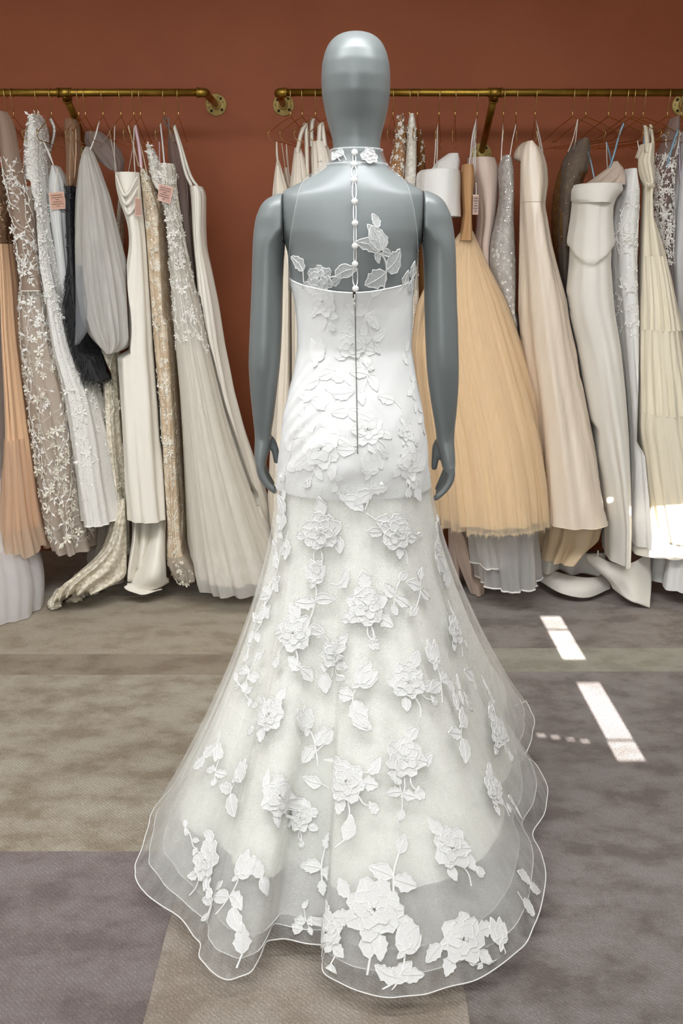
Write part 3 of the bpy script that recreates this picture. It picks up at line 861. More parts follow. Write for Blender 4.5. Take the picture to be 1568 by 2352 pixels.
# collar, buttons, loops, zip
SHV = np.concatenate(ill_mb.V)
for k in (0, 59):
    mb = MB(); mb.tube(SHV[:90 * 60].reshape(90, 60, 3)[10:, k], .0007, 6); mb.build('armhole_edge', net('armhole seam', '#e6ebec', .3, .1), ill)
def back_pt(x, y, off=.006):
    t = torso_at(y) if y < 655 else np.array([np.interp(y, ysG, TG[:, k]) for k in range(4)])
    xl, xr, cy, ry = t
    A = at(xl, y, MY); B = at(xr, y, MY); cx = (A[0] + B[0]) / 2; rx = (B[0] - A[0]) / 2
    # march to the body surface along the sight line
    P = None
    Y = MY - ry
    for _ in range(6):
        P = at(x, y, Y); q = min(.98, abs((P[0] - cx) / rx)); Y = MY + cy - (ry + off) * math.sqrt(1 - q * q)
    return at(x, y, Y)
for yy, rr in ((344, .0014), (378, .0012)):
    P = []
    for k in range(80):
        a = 2 * PI * k / 80; t = torso_at(yy); A = at(t[0], yy, MY); B = at(t[1], yy, MY)
        P.append(((A[0] + B[0]) / 2 + ((B[0] - A[0]) / 2 + .005) * math.cos(a), MY + t[2] + (t[3] + .005) * math.sin(a), A[2]))
    mb = MB(); mb.tube(P, rr, 6, closed=True); mb.build('collar_edge', net('collar seam', '#eef0f0', .55, .1), ill)
BUT = [(814, 350), (813, 377), (813, 413), (814, 463), (815, 513), (815, 565), (815, 607), (816, 663)]
for x, y in BUT:
    c = back_pt(x, y, .007); ph = np.linspace(0, 2 * PI, 22, endpoint=False); V = []
    for r, d in ((.0061, 0), (.0066, .002), (.0062, .0045), (.005, .0056), (.0024, .006), (.0, .006)):
        V += [(c[0] + r * math.cos(a), c[1] - d, c[2] + r * math.sin(a)) for a in ph]
    make('button', V, gfaces(6, 22), S_wh, gownW)
for i in range(len(BUT) - 1):
    (x0, y0), (x1, y1) = BUT[i], BUT[i + 1]
    for sx in (-1, 1):
        w = (3.2, 5.2, 4.2, 3, 2.6, 2.6, 5.2)[i]
        P = [back_pt(x0 + sx * 2, y0 + 4, .008), back_pt((x0 + x1) / 2 + sx * w, y0 + (y1 - y0) * .35, .008), back_pt((x0 + x1) / 2 + sx * w, y0 + (y1 - y0) * .7, .008), back_pt(x1 + sx * 1.5, y1 - 4, .008)]
        mb = MB(); mb.tube(spline(P, 16), .0011, 6); mb.build('button_loop', M_cord, gownW)
BVB = BVHTree.FromPolygons([Vector(v) for v in VB.reshape(-1, 3)], gfaces(VB.shape[0], VB.shape[1]).tolist())
CAM = Vector((0, 0, H))
zp = []
for y in np.linspace(676, 1042, 60):
    x = np.interp(y, [676, 800, 900, 1042], [814.5, 816.5, 818.5, 821])
    h = BVB.ray_cast(CAM, ray(x, y))[0]
    zp.append(np.array(h) + np.array((0, -.0034, 0)))
mb = MB(); mb.tube(zp, .0011, 6); mb.build('zip_seam', mat('grey zip line', '#77736c', .8), gownW)  # closed zip, a thin grey line down the back
mb = MB()
a = back_pt(814, 676, .008); mb.tube(spline([a, back_pt(815, 684, .01), back_pt(812, 692, .01), back_pt(814, 698, .01)], 14), .0022, 8)
mb.tube([back_pt(813, 694, .011), back_pt(814, 706, .009)], .0022, 8); mb.build('zip_pull', mat('white enamelled zip pull', '#d9d6d0', .4, .3), gownW)
mb = MB(); mb.tube([back_pt(813, 668, .006), back_pt(813, 684, .0075)], .0028, 8); mb.build('hook_and_eye', M_screw, gownW)

# ---- lace appliques, laid on the cloth
VSo = VS[::2, ::2]
verts = [Vector(v) for v in VB.reshape(-1, 3)] + [Vector(v) for v in VSo.reshape(-1, 3)]
faces = gfaces(VB.shape[0] - 10, VB.shape[1]).tolist() + gfaces(VSo.shape[0], VSo.shape[1], True, VB.shape[0] * VB.shape[1]).tolist()
BV = BVHTree.FromPolygons(verts, faces)
# the sheer back is its own ground for the motifs above the neckline
IV = np.array([v.co[:] for v in ill.data.vertices]) + origin(ill)
BVI = BVHTree.FromPolygons([Vector(v) for v in IV[:90 * 60]], gfaces(90, 60, False).tolist())

def petal2d(L, W, tip='round', serr=0, K=9, rng=None):
    """half widths along a petal of length L"""
    t = np.linspace(0, 1, K)
    if tip == 'round': w = W * np.sin(PI * np.clip(t, 0, 1) ** .62) ** .6 * (t < 1); w[-1] = W * .34; w[0] = W * .18
    else: w = W * np.sin(PI * t ** .75) ** .9; w[0] = W * .12; w[-1] = .0002
    if serr:
        w[1:-1] *= 1 + serr * (np.arange(1, K - 1) % 2 * 2 - 1)
    return t * L, w
class App:
    """flat motif in metres: lists of (a, b, height) and faces, material 0 net, 1 cord"""
    def __init__(s, seed): s.V = []; s.F = []; s.M = []; s.rng = np.random.RandomState(seed); s.lay = 0.0
    def blade(s, x, y, ang, L, W, tip='round', serr=0, curl=0.0, rib=True):
        a, w = petal2d(L, W, tip, serr)
        if s.rng is not None: w = w * (1 + .08 * s.rng.randn(len(w)))
        K = len(a); h0 = s.lay; s.lay += .00022
        def put(aa, bb, hh):
            th = ang + curl * aa / L
            s.V.append((x + aa * math.cos(th) - bb * math.sin(th), y + aa * math.sin(th) + bb * math.cos(th), h0 + hh)); return len(s.V) - 1
        rows = []
        for i in range(K):
            rows.append([put(a[i], w[i] * q, hh) for q, hh in ((-1, .0012), (-.5, .0007 + .0006 * (i % 2)), (0, .0011), (.5, .0007 + .0006 * ((i + 1) % 2)), (1, .0012))])
        for i in range(K - 1):
            for j in range(4):
                s.F.append((rows[i][j], rows[i][j + 1], rows[i + 1][j + 1], rows[i + 1][j])); s.M.append(0)
        c = .0010
        ids = []
        path = [(a[i], -w[i]) for i in range(K)] + [(a[i], w[i]) for i in range(K - 1, -1, -1)]
        s.cord(path, x, y, ang, curl, L, h0, c)
        if rib: s.cord([(a[i], 0) for i in range(K)], x, y, ang, curl, L, h0, .0006)
    def cord(s, path, x, y, ang, curl, L, h0, c):
        n = len(path); st = len(s.V)
        P = []
        for aa, bb in path:
            th = ang + curl * aa / L
            P.append((x + aa * math.cos(th) - bb * math.sin(th), y + aa * math.sin(th) + bb * math.cos(th)))
        P = np.array(P); T = np.gradient(P, axis=0); T /= np.maximum(np.linalg.norm(T, axis=1, keepdims=True), 1e-9)
        S = np.stack([-T[:, 1], T[:, 0]], 1)
        for i in range(n):
            for q, hh in ((-1, .0008), (0, .0022), (1, .0008)):
                s.V.append((P[i, 0] + S[i, 0] * c * q, P[i, 1] + S[i, 1] * c * q, h0 + hh))
        for i in range(n - 1):
            a = st + 3 * i
            s.F += [(a, a + 1, a + 4, a + 3), (a + 1, a + 2, a + 5, a + 4)]; s.M += [1, 1]
    def stem(s, pts, c=.0016):
        P = spline([(px, py, 0) for px, py in pts], 10)
        s.cord([(p[0], p[1]) for p in P], 0, 0, 0, 0, 1, s.lay, c)
    def rose(s, x, y, R):
        r = s.rng; a0 = r.rand() * 6.28
        for k in range(7):
            a = a0 + 6.283 * k / 7 + .12 * r.randn()
            s.blade(x + R * .18 * math.cos(a), y + R * .18 * math.sin(a), a, R * (.70 + .18 * r.rand()), R * (.40 + .08 * r.rand()), 'round', .05, rib=k % 2 == 0)
        for k in range(5):
            a = a0 + .5 + 6.283 * k / 5
            s.blade(x + R * .1 * math.cos(a), y + R * .1 * math.sin(a), a, R * .52, R * .27, 'round', 0, rib=False)
        for k in range(6):
            a = r.rand() * 6.28; q = R * .1 * r.rand()
            s.blade(x + q * math.cos(a), y + q * math.sin(a), a, R * .12, R * .05, 'round', 0, rib=False)
    def leaf(s, x, y, ang, L, W=None): s.blade(x, y, ang, L, W or L * .30, 'point', .10, curl=.3 * s.rng.randn())
    def bud(s, x, y, ang, L):
        for d, l, w in ((-.55, .8, .24), (.55, .78, .24), (-.25, .95, .26), (.22, 1.0, .27)):
            s.blade(x, y, ang + d, L * l, L * w, 'point', .05, rib=False)
        for d in (1.3, -1.3, 2.6): s.blade(x, y, ang + d, L * .38, L * .10, 'point', 0, rib=False)
def lace_on(app, cx, cy, rot, sc, bv, parent, off=.0022, flip=1, m=None, hs=1.0):
    hit, nrm, _, _ = bv.ray_cast(CAM, ray(cx, cy))
    if hit is None: return None
    if nrm.dot(ray(cx, cy)) > 0: nrm = -nrm
    up = Vector((0, 0, 1)); B = (up - nrm * up.dot(nrm)); B.normalize(); T = B.cross(nrm); T.normalize()
    if T.x < 0: T = -T
    ca, sa = math.cos(math.radians(rot)), math.sin(math.radians(rot))
    V = []
    for a, b_, h in app.V:
        a *= sc * flip; b_ *= sc
        p = hit + T * (a * ca - b_ * sa) + B * (a * sa + b_ * ca)
        q, n2, _, _ = bv.find_nearest(p)
        if n2.dot(nrm) < 0: n2 = -n2
        V.append(q + n2 * (off + h * hs))
    return make('lace_applique', [tuple(v) for v in V], app.F, [m or (N_pes if bv is BVI else N_pet), M_cord], parent, midx=app.M)
SEED = [100]
def motif(kind):
    SEED[0] += 1; A = App(SEED[0]); r = A.rng
    D = math.radians
    if kind == 'rose':
        A.stem([(0, -.03), (.004, -.055), (-.004, -.075)]); 
        k0 = r.rand() * 40
        for d, L in ((75 + k0, .036), (-20 - k0, .034), (190 + k0, .030)):
            dd = D(d + 20 * r.randn()); A.leaf(.031 * math.cos(dd), .031 * math.sin(dd), dd + .3 * r.randn(), L, L * .32)
        A.stem([(.02 * math.cos(dd + 1.2), .02 * math.sin(dd + 1.2)), (.05 * math.cos(dd + 1), .05 * math.sin(dd + 1)), (.066 * math.cos(dd + 1.15), .066 * math.sin(dd + 1.15))], .0013)
        A.bud(.064 * math.cos(dd + 1.15), .064 * math.sin(dd + 1.15), dd + 1.2, .02)
        A.rose(0, 0, .040)
    elif kind == 'bigrose':
        for d, L in ((-15, .046), (200, .04), (-70, .04)):
            dd = D(d); A.leaf(.04 * math.cos(dd), .04 * math.sin(dd), dd, L)
        A.rose(0, 0, .050)
    elif kind == 'bud':
        A.stem([(0, .01), (.008, -.02), (.006, -.06), (.003, -.075)])
        A.leaf(.008, -.03, D(25), .042); A.leaf(.007, -.035, D(205), .045)
        A.bud(0, .008, D(98), .05)
    elif kind == 'budr':
        A.stem([(0, 0), (-.012, -.022), (-.006, -.05)])
        A.leaf(-.012, -.022, D(172), .042); A.leaf(-.008, -.03, D(-75), .055)
        A.bud(0, 0, D(55), .045)
    elif kind == 'sprig':
        A.stem([(0, -.03), (.003, 0), (.014, .03)])
        A.leaf(.0, -.008, D(150), .042); A.leaf(.002, -.012, D(-20), .042); A.leaf(.014, .028, D(62), .032); A.leaf(0, -.03, D(-95), .028)
    elif kind == 'leaf':
        A.stem([(-.02, -.012), (0, 0)]); A.leaf(0, 0, D(60), .046)
    elif kind == 'leaves':
        A.leaf(0, 0, D(105), .046); A.leaf(0, 0, D(-80), .042); A.stem([(0, .01), (0, -.012)])
    elif kind == 'vine':
        A.stem([(0, .06), (.006, .02), (-.004, -.02), (.003, -.06)])
        for k, d in enumerate((60, 130, -30, 210, -80)): A.leaf(.003, .05 - .027 * k, D(d), .026)
    elif kind == 'collar':
        A.rose(0, 0, .026)
    return A
BACK = [(735, 641, 'bigrose', 0, .62), (697, 622, 'leaf', 55, 1.0), (772, 634, 'leaf', -20, 1.0), (944, 640, 'leaves', -10, .8), (926, 655, 'leaf', 20, .7)]
for x, y, k, rot, sc in BACK: lace_on(motif(k), x, y, rot, sc, BVI, gownW, .001)
A = App(7); D = math.radians
A.stem([(0, -.004), (.012, -.022), (.015, -.045), (.012, -.082)], .0018)
A.leaf(.016, -.038, D(22), .05, .021); A.leaf(.013, -.044, D(222), .05, .02); A.leaf(-.004, -.004, D(-112), .022, .006); A.leaf(.004, -.002, D(-10), .022, .008)
A.leaf(0, 0, D(148), .055, .014); A.leaf(.004, .004, D(68), .036, .008); A.leaf(.0, .0, D(120), .052, .015); A.leaf(0, 0, D(93), .058, .016); A.leaf(-.006, .045, D(100), .03, .008)
lace_on(A, 873, 575, 0, 1.0, BVI, gownW, .001)
lace_on(motif('collar'), 848, 359, 0, .75, BVI, gownW, .001)
for x, y, rot in ((790, 356, 95), (776, 362, 110)): lace_on(motif('leaf'), x, y, rot, .62, BVI, gownW, .001)
BODY = [(742, 692, 'rose', 0, .8), (838, 712, 'sprig', 0, 1), (808, 790, 'rose', 20, .85), (850, 770, 'sprig', 30, .8), (728, 835, 'bud', 0, .95), (716, 915, 'leaves', 60, 1), (765, 905, 'leaf', -60, 1), (790, 872, 'leaf', 110, .8),
        (845, 872, 'sprig', 180, .9), (905, 920, 'leaf', 100, .9), (938, 860, 'vine', 0, 1), (735, 1030, 'bigrose', 15, .95), (688, 985, 'sprig', 30, .95), (690, 1005, 'leaf', 60, .8), (845, 985, 'rose', 40, .9), (800, 950, 'leaves', 70, .8),
        (866, 1040, 'leaves', 20, .9), (848, 1095, 'bud', -10, .95), (805, 1020, 'leaf', 100, .8), (942, 1060, 'rose', -10, .95), (932, 990, 'rose', 0, .55), (660, 1060, 'vine', -8, 1.1), (676, 1075, 'leaf', -30, .8), (958, 935, 'vine', 10, .8),
        (722, 1085, 'sprig', 180, .7), (765, 1095, 'vine', 20, .7), (790, 1145, 'leaf', -70, 1.1), (815, 1150, 'leaf', -30, 1.1), (955, 1120, 'leaves', 10, .9)]
SKIRT = [(737, 1220, 'rose', 0, 1.12), (652, 1180, 'leaves', 0, 1.05), (658, 1240, 'leaf', -130, 1), (640, 1220, 'vine', 0, .8), (908, 1222, 'rose', 20, 1.0), (862, 1195, 'leaf', -70, 1.15), (1000, 1245, 'vine', -20, 1),
         (722, 1345, 'bud', -5, 1.0), (778, 1345, 'leaf', -30, 1.0), (842, 1392, 'rose', 10, 1.15), (905, 1360, 'sprig', -10, .9), (965, 1362, 'sprig', 160, 1.0), (1022, 1310, 'leaves', 20, 1.1), (628, 1330, 'vine', -10, 1.2), (605, 1390, 'vine', -14, 1.1),
         (676, 1452, 'rose', 15, 1.08), (572, 1538, 'sprig', 0, .9), (588, 1450, 'vine', -10, .9), (768, 1500, 'rose', 0, .8), (745, 1545, 'leaf', -150, 1), (1045, 1440, 'rose', 0, .95), (690, 1535, 'leaves', 40, 1), (745, 1460, 'leaf', 100, .7),
         (826, 1572, 'budr', 0, 1.15), (815, 1638, 'leaf', -110, 1.1), (936, 1565, 'rose', 10, 1.05), (1000, 1530, 'bud', -15, 1.05), (1040, 1590, 'leaves', -20, 1), (1065, 1600, 'bud', 200, .8), (1120, 1590, 'bud', -20, .8), (1085, 1562, 'leaf', 60, 1), (1175, 1565, 'sprig', 0, .9), (560, 1590, 'vine', 60, .8),
         (622, 1640, 'rose', -25, 1.0), (708, 1680, 'bud', 10, 1.0), (1060, 1665, 'budr', -30, 1.0), (1142, 1682, 'rose', 10, 1.05), (500, 1705, 'leaf', -110, .95), (470, 1740, 'leaves', -25, 1.0), (495, 1765, 'sprig', 20, .7), (745, 1710, 'leaf', 10, .9),
         (545, 1790, 'budr', 25, 1.05), (642, 1830, 'rose', 30, 1.05), (738, 1800, 'leaf', 120, .9), (797, 1795, 'rose', 20, 1.12), (930, 1740, 'rose', -10, 1.1), (925, 1830, 'sprig', 180, .8), (1130, 1812, 'rose', 10, 1.0), (1180, 1850, 'leaves', -20, .9), (845, 1775, 'leaf', -30, .9),
         (690, 1880, 'rose', 0, .7), (476, 1975, 'rose', 10, 1.05), (440, 1930, 'vine', 60, .7), (545, 2020, 'bud', -10, 1.05), (600, 2015, 'leaves', 10, 1.0), (536, 2085, 'leaf', -125, 1.15), (488, 2070, 'sprig', 20, .8), (735, 1985, 'sprig', 10, 1.05), (792, 1930, 'leaf', 20, 1.1), (900, 2002, 'sprig', 0, 1.2),
         (1036, 1948, 'rose', 10, 1.08), (1215, 2028, 'leaves', -10, 1.0), (1200, 2070, 'leaf', -120, 1.0), (856, 2090, 'bigrose', 0, 1.15), (752, 2140, 'rose', 0, .95), (700, 2110, 'sprig', 40, .6), (556, 2190, 'leaf', 20, 1.2), (678, 2145, 'leaf', 20, .8), (800, 2060, 'leaf', 90, .9),
         (850, 2200, 'leaf', 60, 1.3), (925, 2195, 'bud', -30, 1.1), (905, 2258, 'leaf', -10, 1.1), (1062, 2155, 'bigrose', 20, .98), (1152, 2175, 'bud', -25, 1.0), (1012, 2170, 'leaf', 150, 1.0), (1050, 2262, 'leaf', 0, .8), (760, 2215, 'leaf', -130, 1.0), (1120, 2215, 'vine', 70, .6)]
for i, (x, y, k, rot, sc) in enumerate(BODY + SKIRT): lace_on(motif(k), x, y, rot, sc, BV, gownW, .0003 if i < len(BODY) else .0008, hs=.45 if i < len(BODY) else .9, m=M_blc if i < len(BODY) else None)

# ------------------------------------------------------------------ gowns hung on the left rail
R_wh = mat('cream hanger loop', '#ddd5ca', .6)
HANG = 'thin brass wire hanger holding the '
HT = [(-45, 0, HANG + 'pale lilac net gown'), (12, 0, HANG + 'peach chiffon gown'), (27, 0, HANG + 'nude botanical lace gown'), (83, 0, HANG + 'white sequinned blossom gown'),
      (115, 0, HANG + 'cool grey-white satin gown'), (178, 0, HANG + 'black feathered dress'), (193, 0, HANG + 'cloudy grey-white tulle overskirt'), (234, 0, HANG + 'ivory satin cowl gown'),
      (275, 0, HANG + 'ecru guipure lace gown'), (305, 0, HANG + 'champagne beaded gown'), (320, 0, 'empty brass wire hanger beside the pink ribbon of the champagne beaded gown'),
      (375, 0, HANG + 'ivory lace bodice gown and mauve-brown mesh gown'), (408, 0, HANG + 'plain ivory satin gown by the bare wall'),
      (667, -20, HANG + 'cream crepe gown with shoelace straps'), (693, -20, HANG + 'cream silk gown with string straps'), (724, -20, HANG + 'cream crepe halter gown'), (756, -20, HANG + 'pale cream satin gown behind the mannequin head'),
      (903, -8, HANG + 'tan mesh sequinned gown'), (941, -8, HANG + 'narrow white guipure lace gown'), (959, -8, HANG + 'sheer brown mesh gown'), (1009, -8, HANG + 'white satin strapless bodice'),
      (1046, -8, HANG + 'blush silk gown'), (1097, -8, HANG + 'full peach tulle ball gown'), (1158, -8, HANG + 'silver-grey beaded gown'), (1187, -8, 'thin brass wire hanger between the silver-grey beaded gown and champagne satin gown'),
      (1231, -8, HANG + 'champagne satin strapless gown'), (1317, 22, HANG + 'gold sequinned gown'), (1348, 22, 'brass wire hanger between the gold sequinned and heavy ivory crepe gowns'),
      (1400, 22, HANG + 'heavy ivory crepe strapless gown'), (1440, 22, HANG + 'white embroidered satin gown'), (1456, 22, 'spare thin brass wire hanger beside the white embroidered satin gown'),
      (1480, 22, HANG + 'cream tiered chiffon halter gown'), (1536, 22, HANG + 'white raised floral lace gown'), (1568, 22, HANG + 'cool white satin gown with lilac ribbon')]
for _h in HT: hanger(*_h)
GOWNS = []; HELD = {}
_PX = {12: -45, 27: 12, 83: 27, 115: 83, 178: 115, 193: 178, 234: 193, 275: 234, 305: 275, 320: 305, 375: 375, 408: 375, 412: 408}
def hold(g, px):
    if px in (1187, 1348, 1456): return
    HELD[g.name] = _PX.get(px, px)
    if g not in GOWNS: GOWNS.append(g)
def cap(V, parent, m, name='bodice_top'):
    """close the open top of a drape with a shallow dome"""
    c = V[0].mean(0) + (0, 0, .004)
    n = V.shape[1]
    return make(name, np.vstack([V[0], c[None]]), [(j, (j + 1) % n, n) for j in range(n)], m, parent)

# pale lavender net gown at the end of the rail
N_lav = net('pale lilac net', '#e6e1df', .8, .12, 14)
g, V = gown('pale lilac-grey net gown whose see-through skirt stands on the carpet beside the peach gown', [(480, -60, 2), (700, -50, 12), (1000, -55, 14), (1180, -60, 30), (1260, -65, 62, 3.85, .2), (1340, -70, 86, 3.75, .2), (1432, -70, 80, 3.68, .19)], N_lav, Y=(4.05, 3.95), ry=(.12, .2), folds=(9, .002, .008), seed=2)
scatter_flowers(V, 90, .012, g, L_wh, 21, .55, .78)
V2 = drape([(600, -50, 0), (1000, -50, 8), (1250, -62, 50, 3.86, .18), (1425, -68, 74, 3.72, .17)], seed=5, folds=(7, .002, .01)); cloth('underskirt', V2, mat('grey lilac lining', '#dcd7d3', .8), g)
hold(g, 12)

# peach chiffon gown with brown sequinned bodice
M_pe = mat('peach chiffon', '#dfb791', .8, bumps=((9, .01, V3),), sheen=.2)
N_pe = net('peach tulle', '#f4d9bd', .72, .15, 20)
g, V = gown('peach chiffon gown with a layered ragged hem and bronze sequinned bodice', [(560, 2, 22), (650, 2, 32), (760, 6, 39), (900, 12, 58), (1000, 14, 72), (1100, 10, 88), (1200, 4, 103)], M_pe, Y=(4.0, 3.93), ry=(.1, .2), folds=(10, .003, .012), seed=3)
V2 = drape([(1000, 14, 73), (1100, 8, 90), (1200, -4, 106), (1256, -10, 122)], Y=(3.96, 3.92), ry=(.19, .23), folds=(15, .004, .018), seed=6, bottom=lambda p: .012 * np.sin(7 * p) + .008 * np.sin(17 * p)); cloth('ruffle', V2, N_pe, g)
V3_ = drape([(1040, 14, 75), (1180, 2, 98), (1238, -8, 108)], Y=(3.97, 3.93), ry=(.17, .2), folds=(13, .004, .016), seed=9, bottom=lambda p: .01 * np.sin(5 * p) + .01 * np.sin(13 * p)); cloth('ruffle', V3_, N_pe, g)
Vb = drape([(385, -34, 6), (430, -30, 18), (500, -26, 21), (580, -22, 18), (660, -12, 24)], Y=(4.0, 4.0), ry=(.08, .1), folds=(6, .001, .003), seed=4); cloth('bodice', Vb, mat('bronze lace', '#8f6f54', .6, col2='#6d5140', vscale=60), g)
scatter_sequins(Vb, 700, .0022, g, Q_go, 31); scatter_flowers(Vb, 70, .01, g, mat('bronze thread', '#a98a6c', .5), 32)
hold(g, 27)

# nude gown with white botanical lace and a long sheer sleeve
N_nu = net('nude tulle', '#e0d3c5', .8, .12, 16)
M_nu = mat('nude lining', '#d8c8b6', .8, bumps=((8, .008, V3),))
g, V = gown('nude tulle gown thick with white botanical lace and one long sheer sleeve hanging in front', [(430, 58, 92), (560, 58, 106), (700, 40, 128), (800, 44, 152), (900, 52, 188), (1000, 66, 214), (1100, 82, 218), (1200, 102, 214), (1252, 118, 226)], N_nu, Y=(4.02, 3.96), ry=(.12, .24), folds=(11, .003, .014), seed=12)
Vl = drape([(430, 60, 90), (700, 46, 120), (900, 60, 178), (1100, 92, 205), (1190, 108, 200)], Y=(4.02, 3.97), ry=(.1, .2), folds=(8, .003, .012), seed=13); cloth('lining', Vl, M_nu, g)
scatter_vines(V, 260, g, L_wh, 41, .1, .99, length=.24, leaf=.02, width=.001)
scatter_flowers(V, 260, .015, g, L_iv, 42, .4, .97, bias=.8)
scatter_flowers(V, 60, .014, g, L_wh, 43, .2, .6)
Vs = drape([(256, -4, 12, 3.94, .03), (270, -6, 22, 3.93, .045), (300, -4, 30, 3.92, .05), (350, 0, 38, 3.9, .05), (400, 6, 47, 3.88, .05), (450, 14, 58, 3.87, .045), (500, 23, 70, 3.86, .04), (560, 32, 80, 3.85, .035), (620, 40, 88, 3.85, .03), (668, 46, 93, 3.85, .03)], folds=(5, .001, .003), seed=14, w=2)
sl = cloth('sleeve', Vs, net('nude sleeve net', '#c8b3a2', .72, .1, 12), g)
scatter_vines(Vs, 48, sl, L_wh, 44, .25, 1.0, length=.16, leaf=.016, width=.001); scatter_flowers(Vs, 16, .014, sl, L_wh, 45, .62, .95)
mb = MB(); mb.tube(Vs[-1], .0022, 6, closed=True); mb.build('cuff', L_iv, sl)
ribbon(g, [(22, 272), (34, 300), (50, 345), (62, 385)], 4.0, .02, N_sh, 'neck_band')
hold(g, 83)

# white gown covered in sequinned blossoms
M_wb = mat('white beaded net', '#e5e2dc', .6, bumps=((140, .004, (1, 1, 1)),))
g, V = gown('white gown with a sequinned blossom bodice and plain glittering skirt panel', [(266, 72, 88), (276, 64, 96), (300, 60, 101), (350, 56, 100), (400, 54, 106), (450, 58, 108), (500, 68, 112), (550, 80, 120), (620, 92, 134), (700, 110, 152), (800, 122, 178), (900, 146, 222), (1000, 158, 246), (1100, 172, 260), (1190, 186, 277)], M_wb, Y=(4.04, 3.9), ry=(.09, .22), folds=(7, .001, .01), seed=16, w=3)
cap(V, g, M_wb)
scatter_flowers(V, 620, .0085, g, L_wh, 51, .0, .5); scatter_sequins(V, 700, .0019, g, Q_si, 52, 0, .95); scatter_flowers(V, 70, .014, g, L_wh, 53, .62, .86)
mb = MB(); mb.tube(V[-1], .0025, 6, closed=True); mb.build('hem_edge', L_wh, g)
ribbon(g, [(98, 268), (108, 292), (104, 322), (96, 345)], 4.05, .012, M_wb, 'shoulder_loop')
ribbon(g, [(104, 300), (118, 340), (128, 380), (150, 430)], 4.1, .03, N_sh, 'sheer_sleeve')
hold(g, 115)

# grey-white satin with a pink tag
S_gr = satin('cool grey satin', '#d9d9d7', .45)
g, V = gown('cool grey-white satin gown with a square pink tag beside the black feathered dress', [(381, 121, 128), (390, 115, 140), (420, 111, 152), (480, 112, 156), (560, 124, 160), (660, 138, 168), (760, 150, 190), (860, 160, 215), (1150, 180, 240)], S_gr, Y=(4.0, 3.98), ry=(.06, .12), folds=(6, .002, .01), seed=18, w=2)
cap(V, g, S_gr); strap(g, [(101, 318), (110, 345), (124, 384)], 3.98, .002, L_wh); strap(g, [(104, 318), (118, 352), (126, 384)], 3.98, .0016, L_wh)
hang_tag(g, 132, 461, 36, 38, -5, 3.925, 385, '#cfa28d')
hold(g, 178)

# black feathered dress with nude mesh top
M_bk = mat('black lace', '#15151a', .6, col2='#0c0c10', vscale=90)
g, V = gown('black lace dress with a shaggy black feather skirt and nude mesh straps', [(428, 152, 170), (500, 153, 170), (600, 158, 178), (640, 152, 186), (700, 148, 200), (760, 156, 214), (820, 172, 232), (870, 196, 252)], M_bk, Y=(3.96, 3.92), ry=(.06, .13), folds=(6, .002, .006), seed=20, w=2)
Vn = drape([(272, 148, 170, 4.02, .03), (276, 146, 176, 4.02, .05), (300, 146, 180), (360, 150, 181), (400, 152, 177), (430, 153, 171)], Y=(4.0, 3.97), ry=(.05, .06), folds=(5, .001, .002), seed=22, w=1); cloth('mesh_top', Vn, net('nude mesh', '#b59a80', .5, .1, 30), g)
for pts in ([(146, 284), (150, 350), (155, 410), (162, 424)], [(151, 284), (156, 350), (160, 412)], [(154, 286), (162, 330), (172, 380), (174, 400)], [(180, 292), (178, 350), (172, 410)]): strap(g, pts, 3.92, .0018, mat('nude cord', '#d2b393', .6))
rng = np.random.RandomState(77); S = Surf(V); mb = MB()
for _ in range(2600):
    v = .45 + .55 * rng.rand() ** .8; q, N, T = S.p(v, front_phi(rng, 2.6)); B = np.array((0, 0, -1.))
    L = .03 + .045 * rng.rand(); side = rng.randn() * .7
    d = N * (.5 + .5 * rng.rand()) + T * side + B * (.7 + .9 * rng.rand()); d /= np.linalg.norm(d)
    s = np.cross(d, rng.randn(3)); s /= np.linalg.norm(s); w = .0007 + .0006 * rng.rand(); P = [q]
    for k in range(3):
        d = d + B * .35 + rng.randn(3) * .15; d /= np.linalg.norm(d); P.append(P[-1] + d * L / 3)
    VV = []
    for k, p in enumerate(P): VV += [p - s * w * (1 - k / 3.3), p + s * w * (1 - k / 3.3)]
    mb.add(VV, [(0, 1, 3, 2), (2, 3, 5, 4), (4, 5, 7, 6)])
tag(mb.build('feathers', mat('black feather', '#0e0f13', .55, sheen=.3), g, False), kind='stuff')
scatter_flowers(V, 80, .008, g, mat('black glossy thread', '#1f2026', .35), 79, 0, .5)
hold(g, 193)

# grey-white tulle overskirt
g, V = gown('cloudy grey-white tulle overskirt gathered to a peak with a turned-up hem', [(337, 196, 204, 3.98, .02), (345, 190, 208), (380, 181, 222), (450, 173, 246), (550, 169, 268), (650, 172, 290), (720, 182, 301), (770, 205, 303), (800, 236, 290), (808, 248, 272)], net('cloudy tulle', '#ebe8e2', .74, .3, 26), name='tulle_overskirt', cat='overskirt', Y=(3.95, 3.9), ry=(.05, .15), folds=(12, .003, .012), seed=24, w=3)
Vi = drape([(360, 188, 214), (450, 178, 240), (560, 176, 262), (700, 190, 290), (780, 222, 285)], Y=(3.96, 3.92), ry=(.04, .11), folds=(9, .003, .01), seed=25); cloth('inner_layer', Vi, net('cloudy inner tulle', '#e2dfd9', .7, .25, 18), g)
Vc = drape([(610, 172, 186), (700, 173, 202), (760, 173, 200), (792, 173, 177)], Y=(3.82, 3.8), ry=(.02, .03), folds=(3, .001, .004), seed=26, n=30); cloth('loose_corner', Vc, net('smoky tulle corner', '#b9bcc2', .4, .1, 10), g)
Vp = drape([(302, 196, 230, 4.1, .03), (320, 192, 250), (345, 200, 272), (370, 225, 281), (392, 255, 276)], Y=(4.1, 4.08), ry=(.05, .06), folds=(6, .003, .008), seed=27); cloth('gathered_top', Vp, net('smoky tulle', '#b6ada8', .6, .2, 14), g)
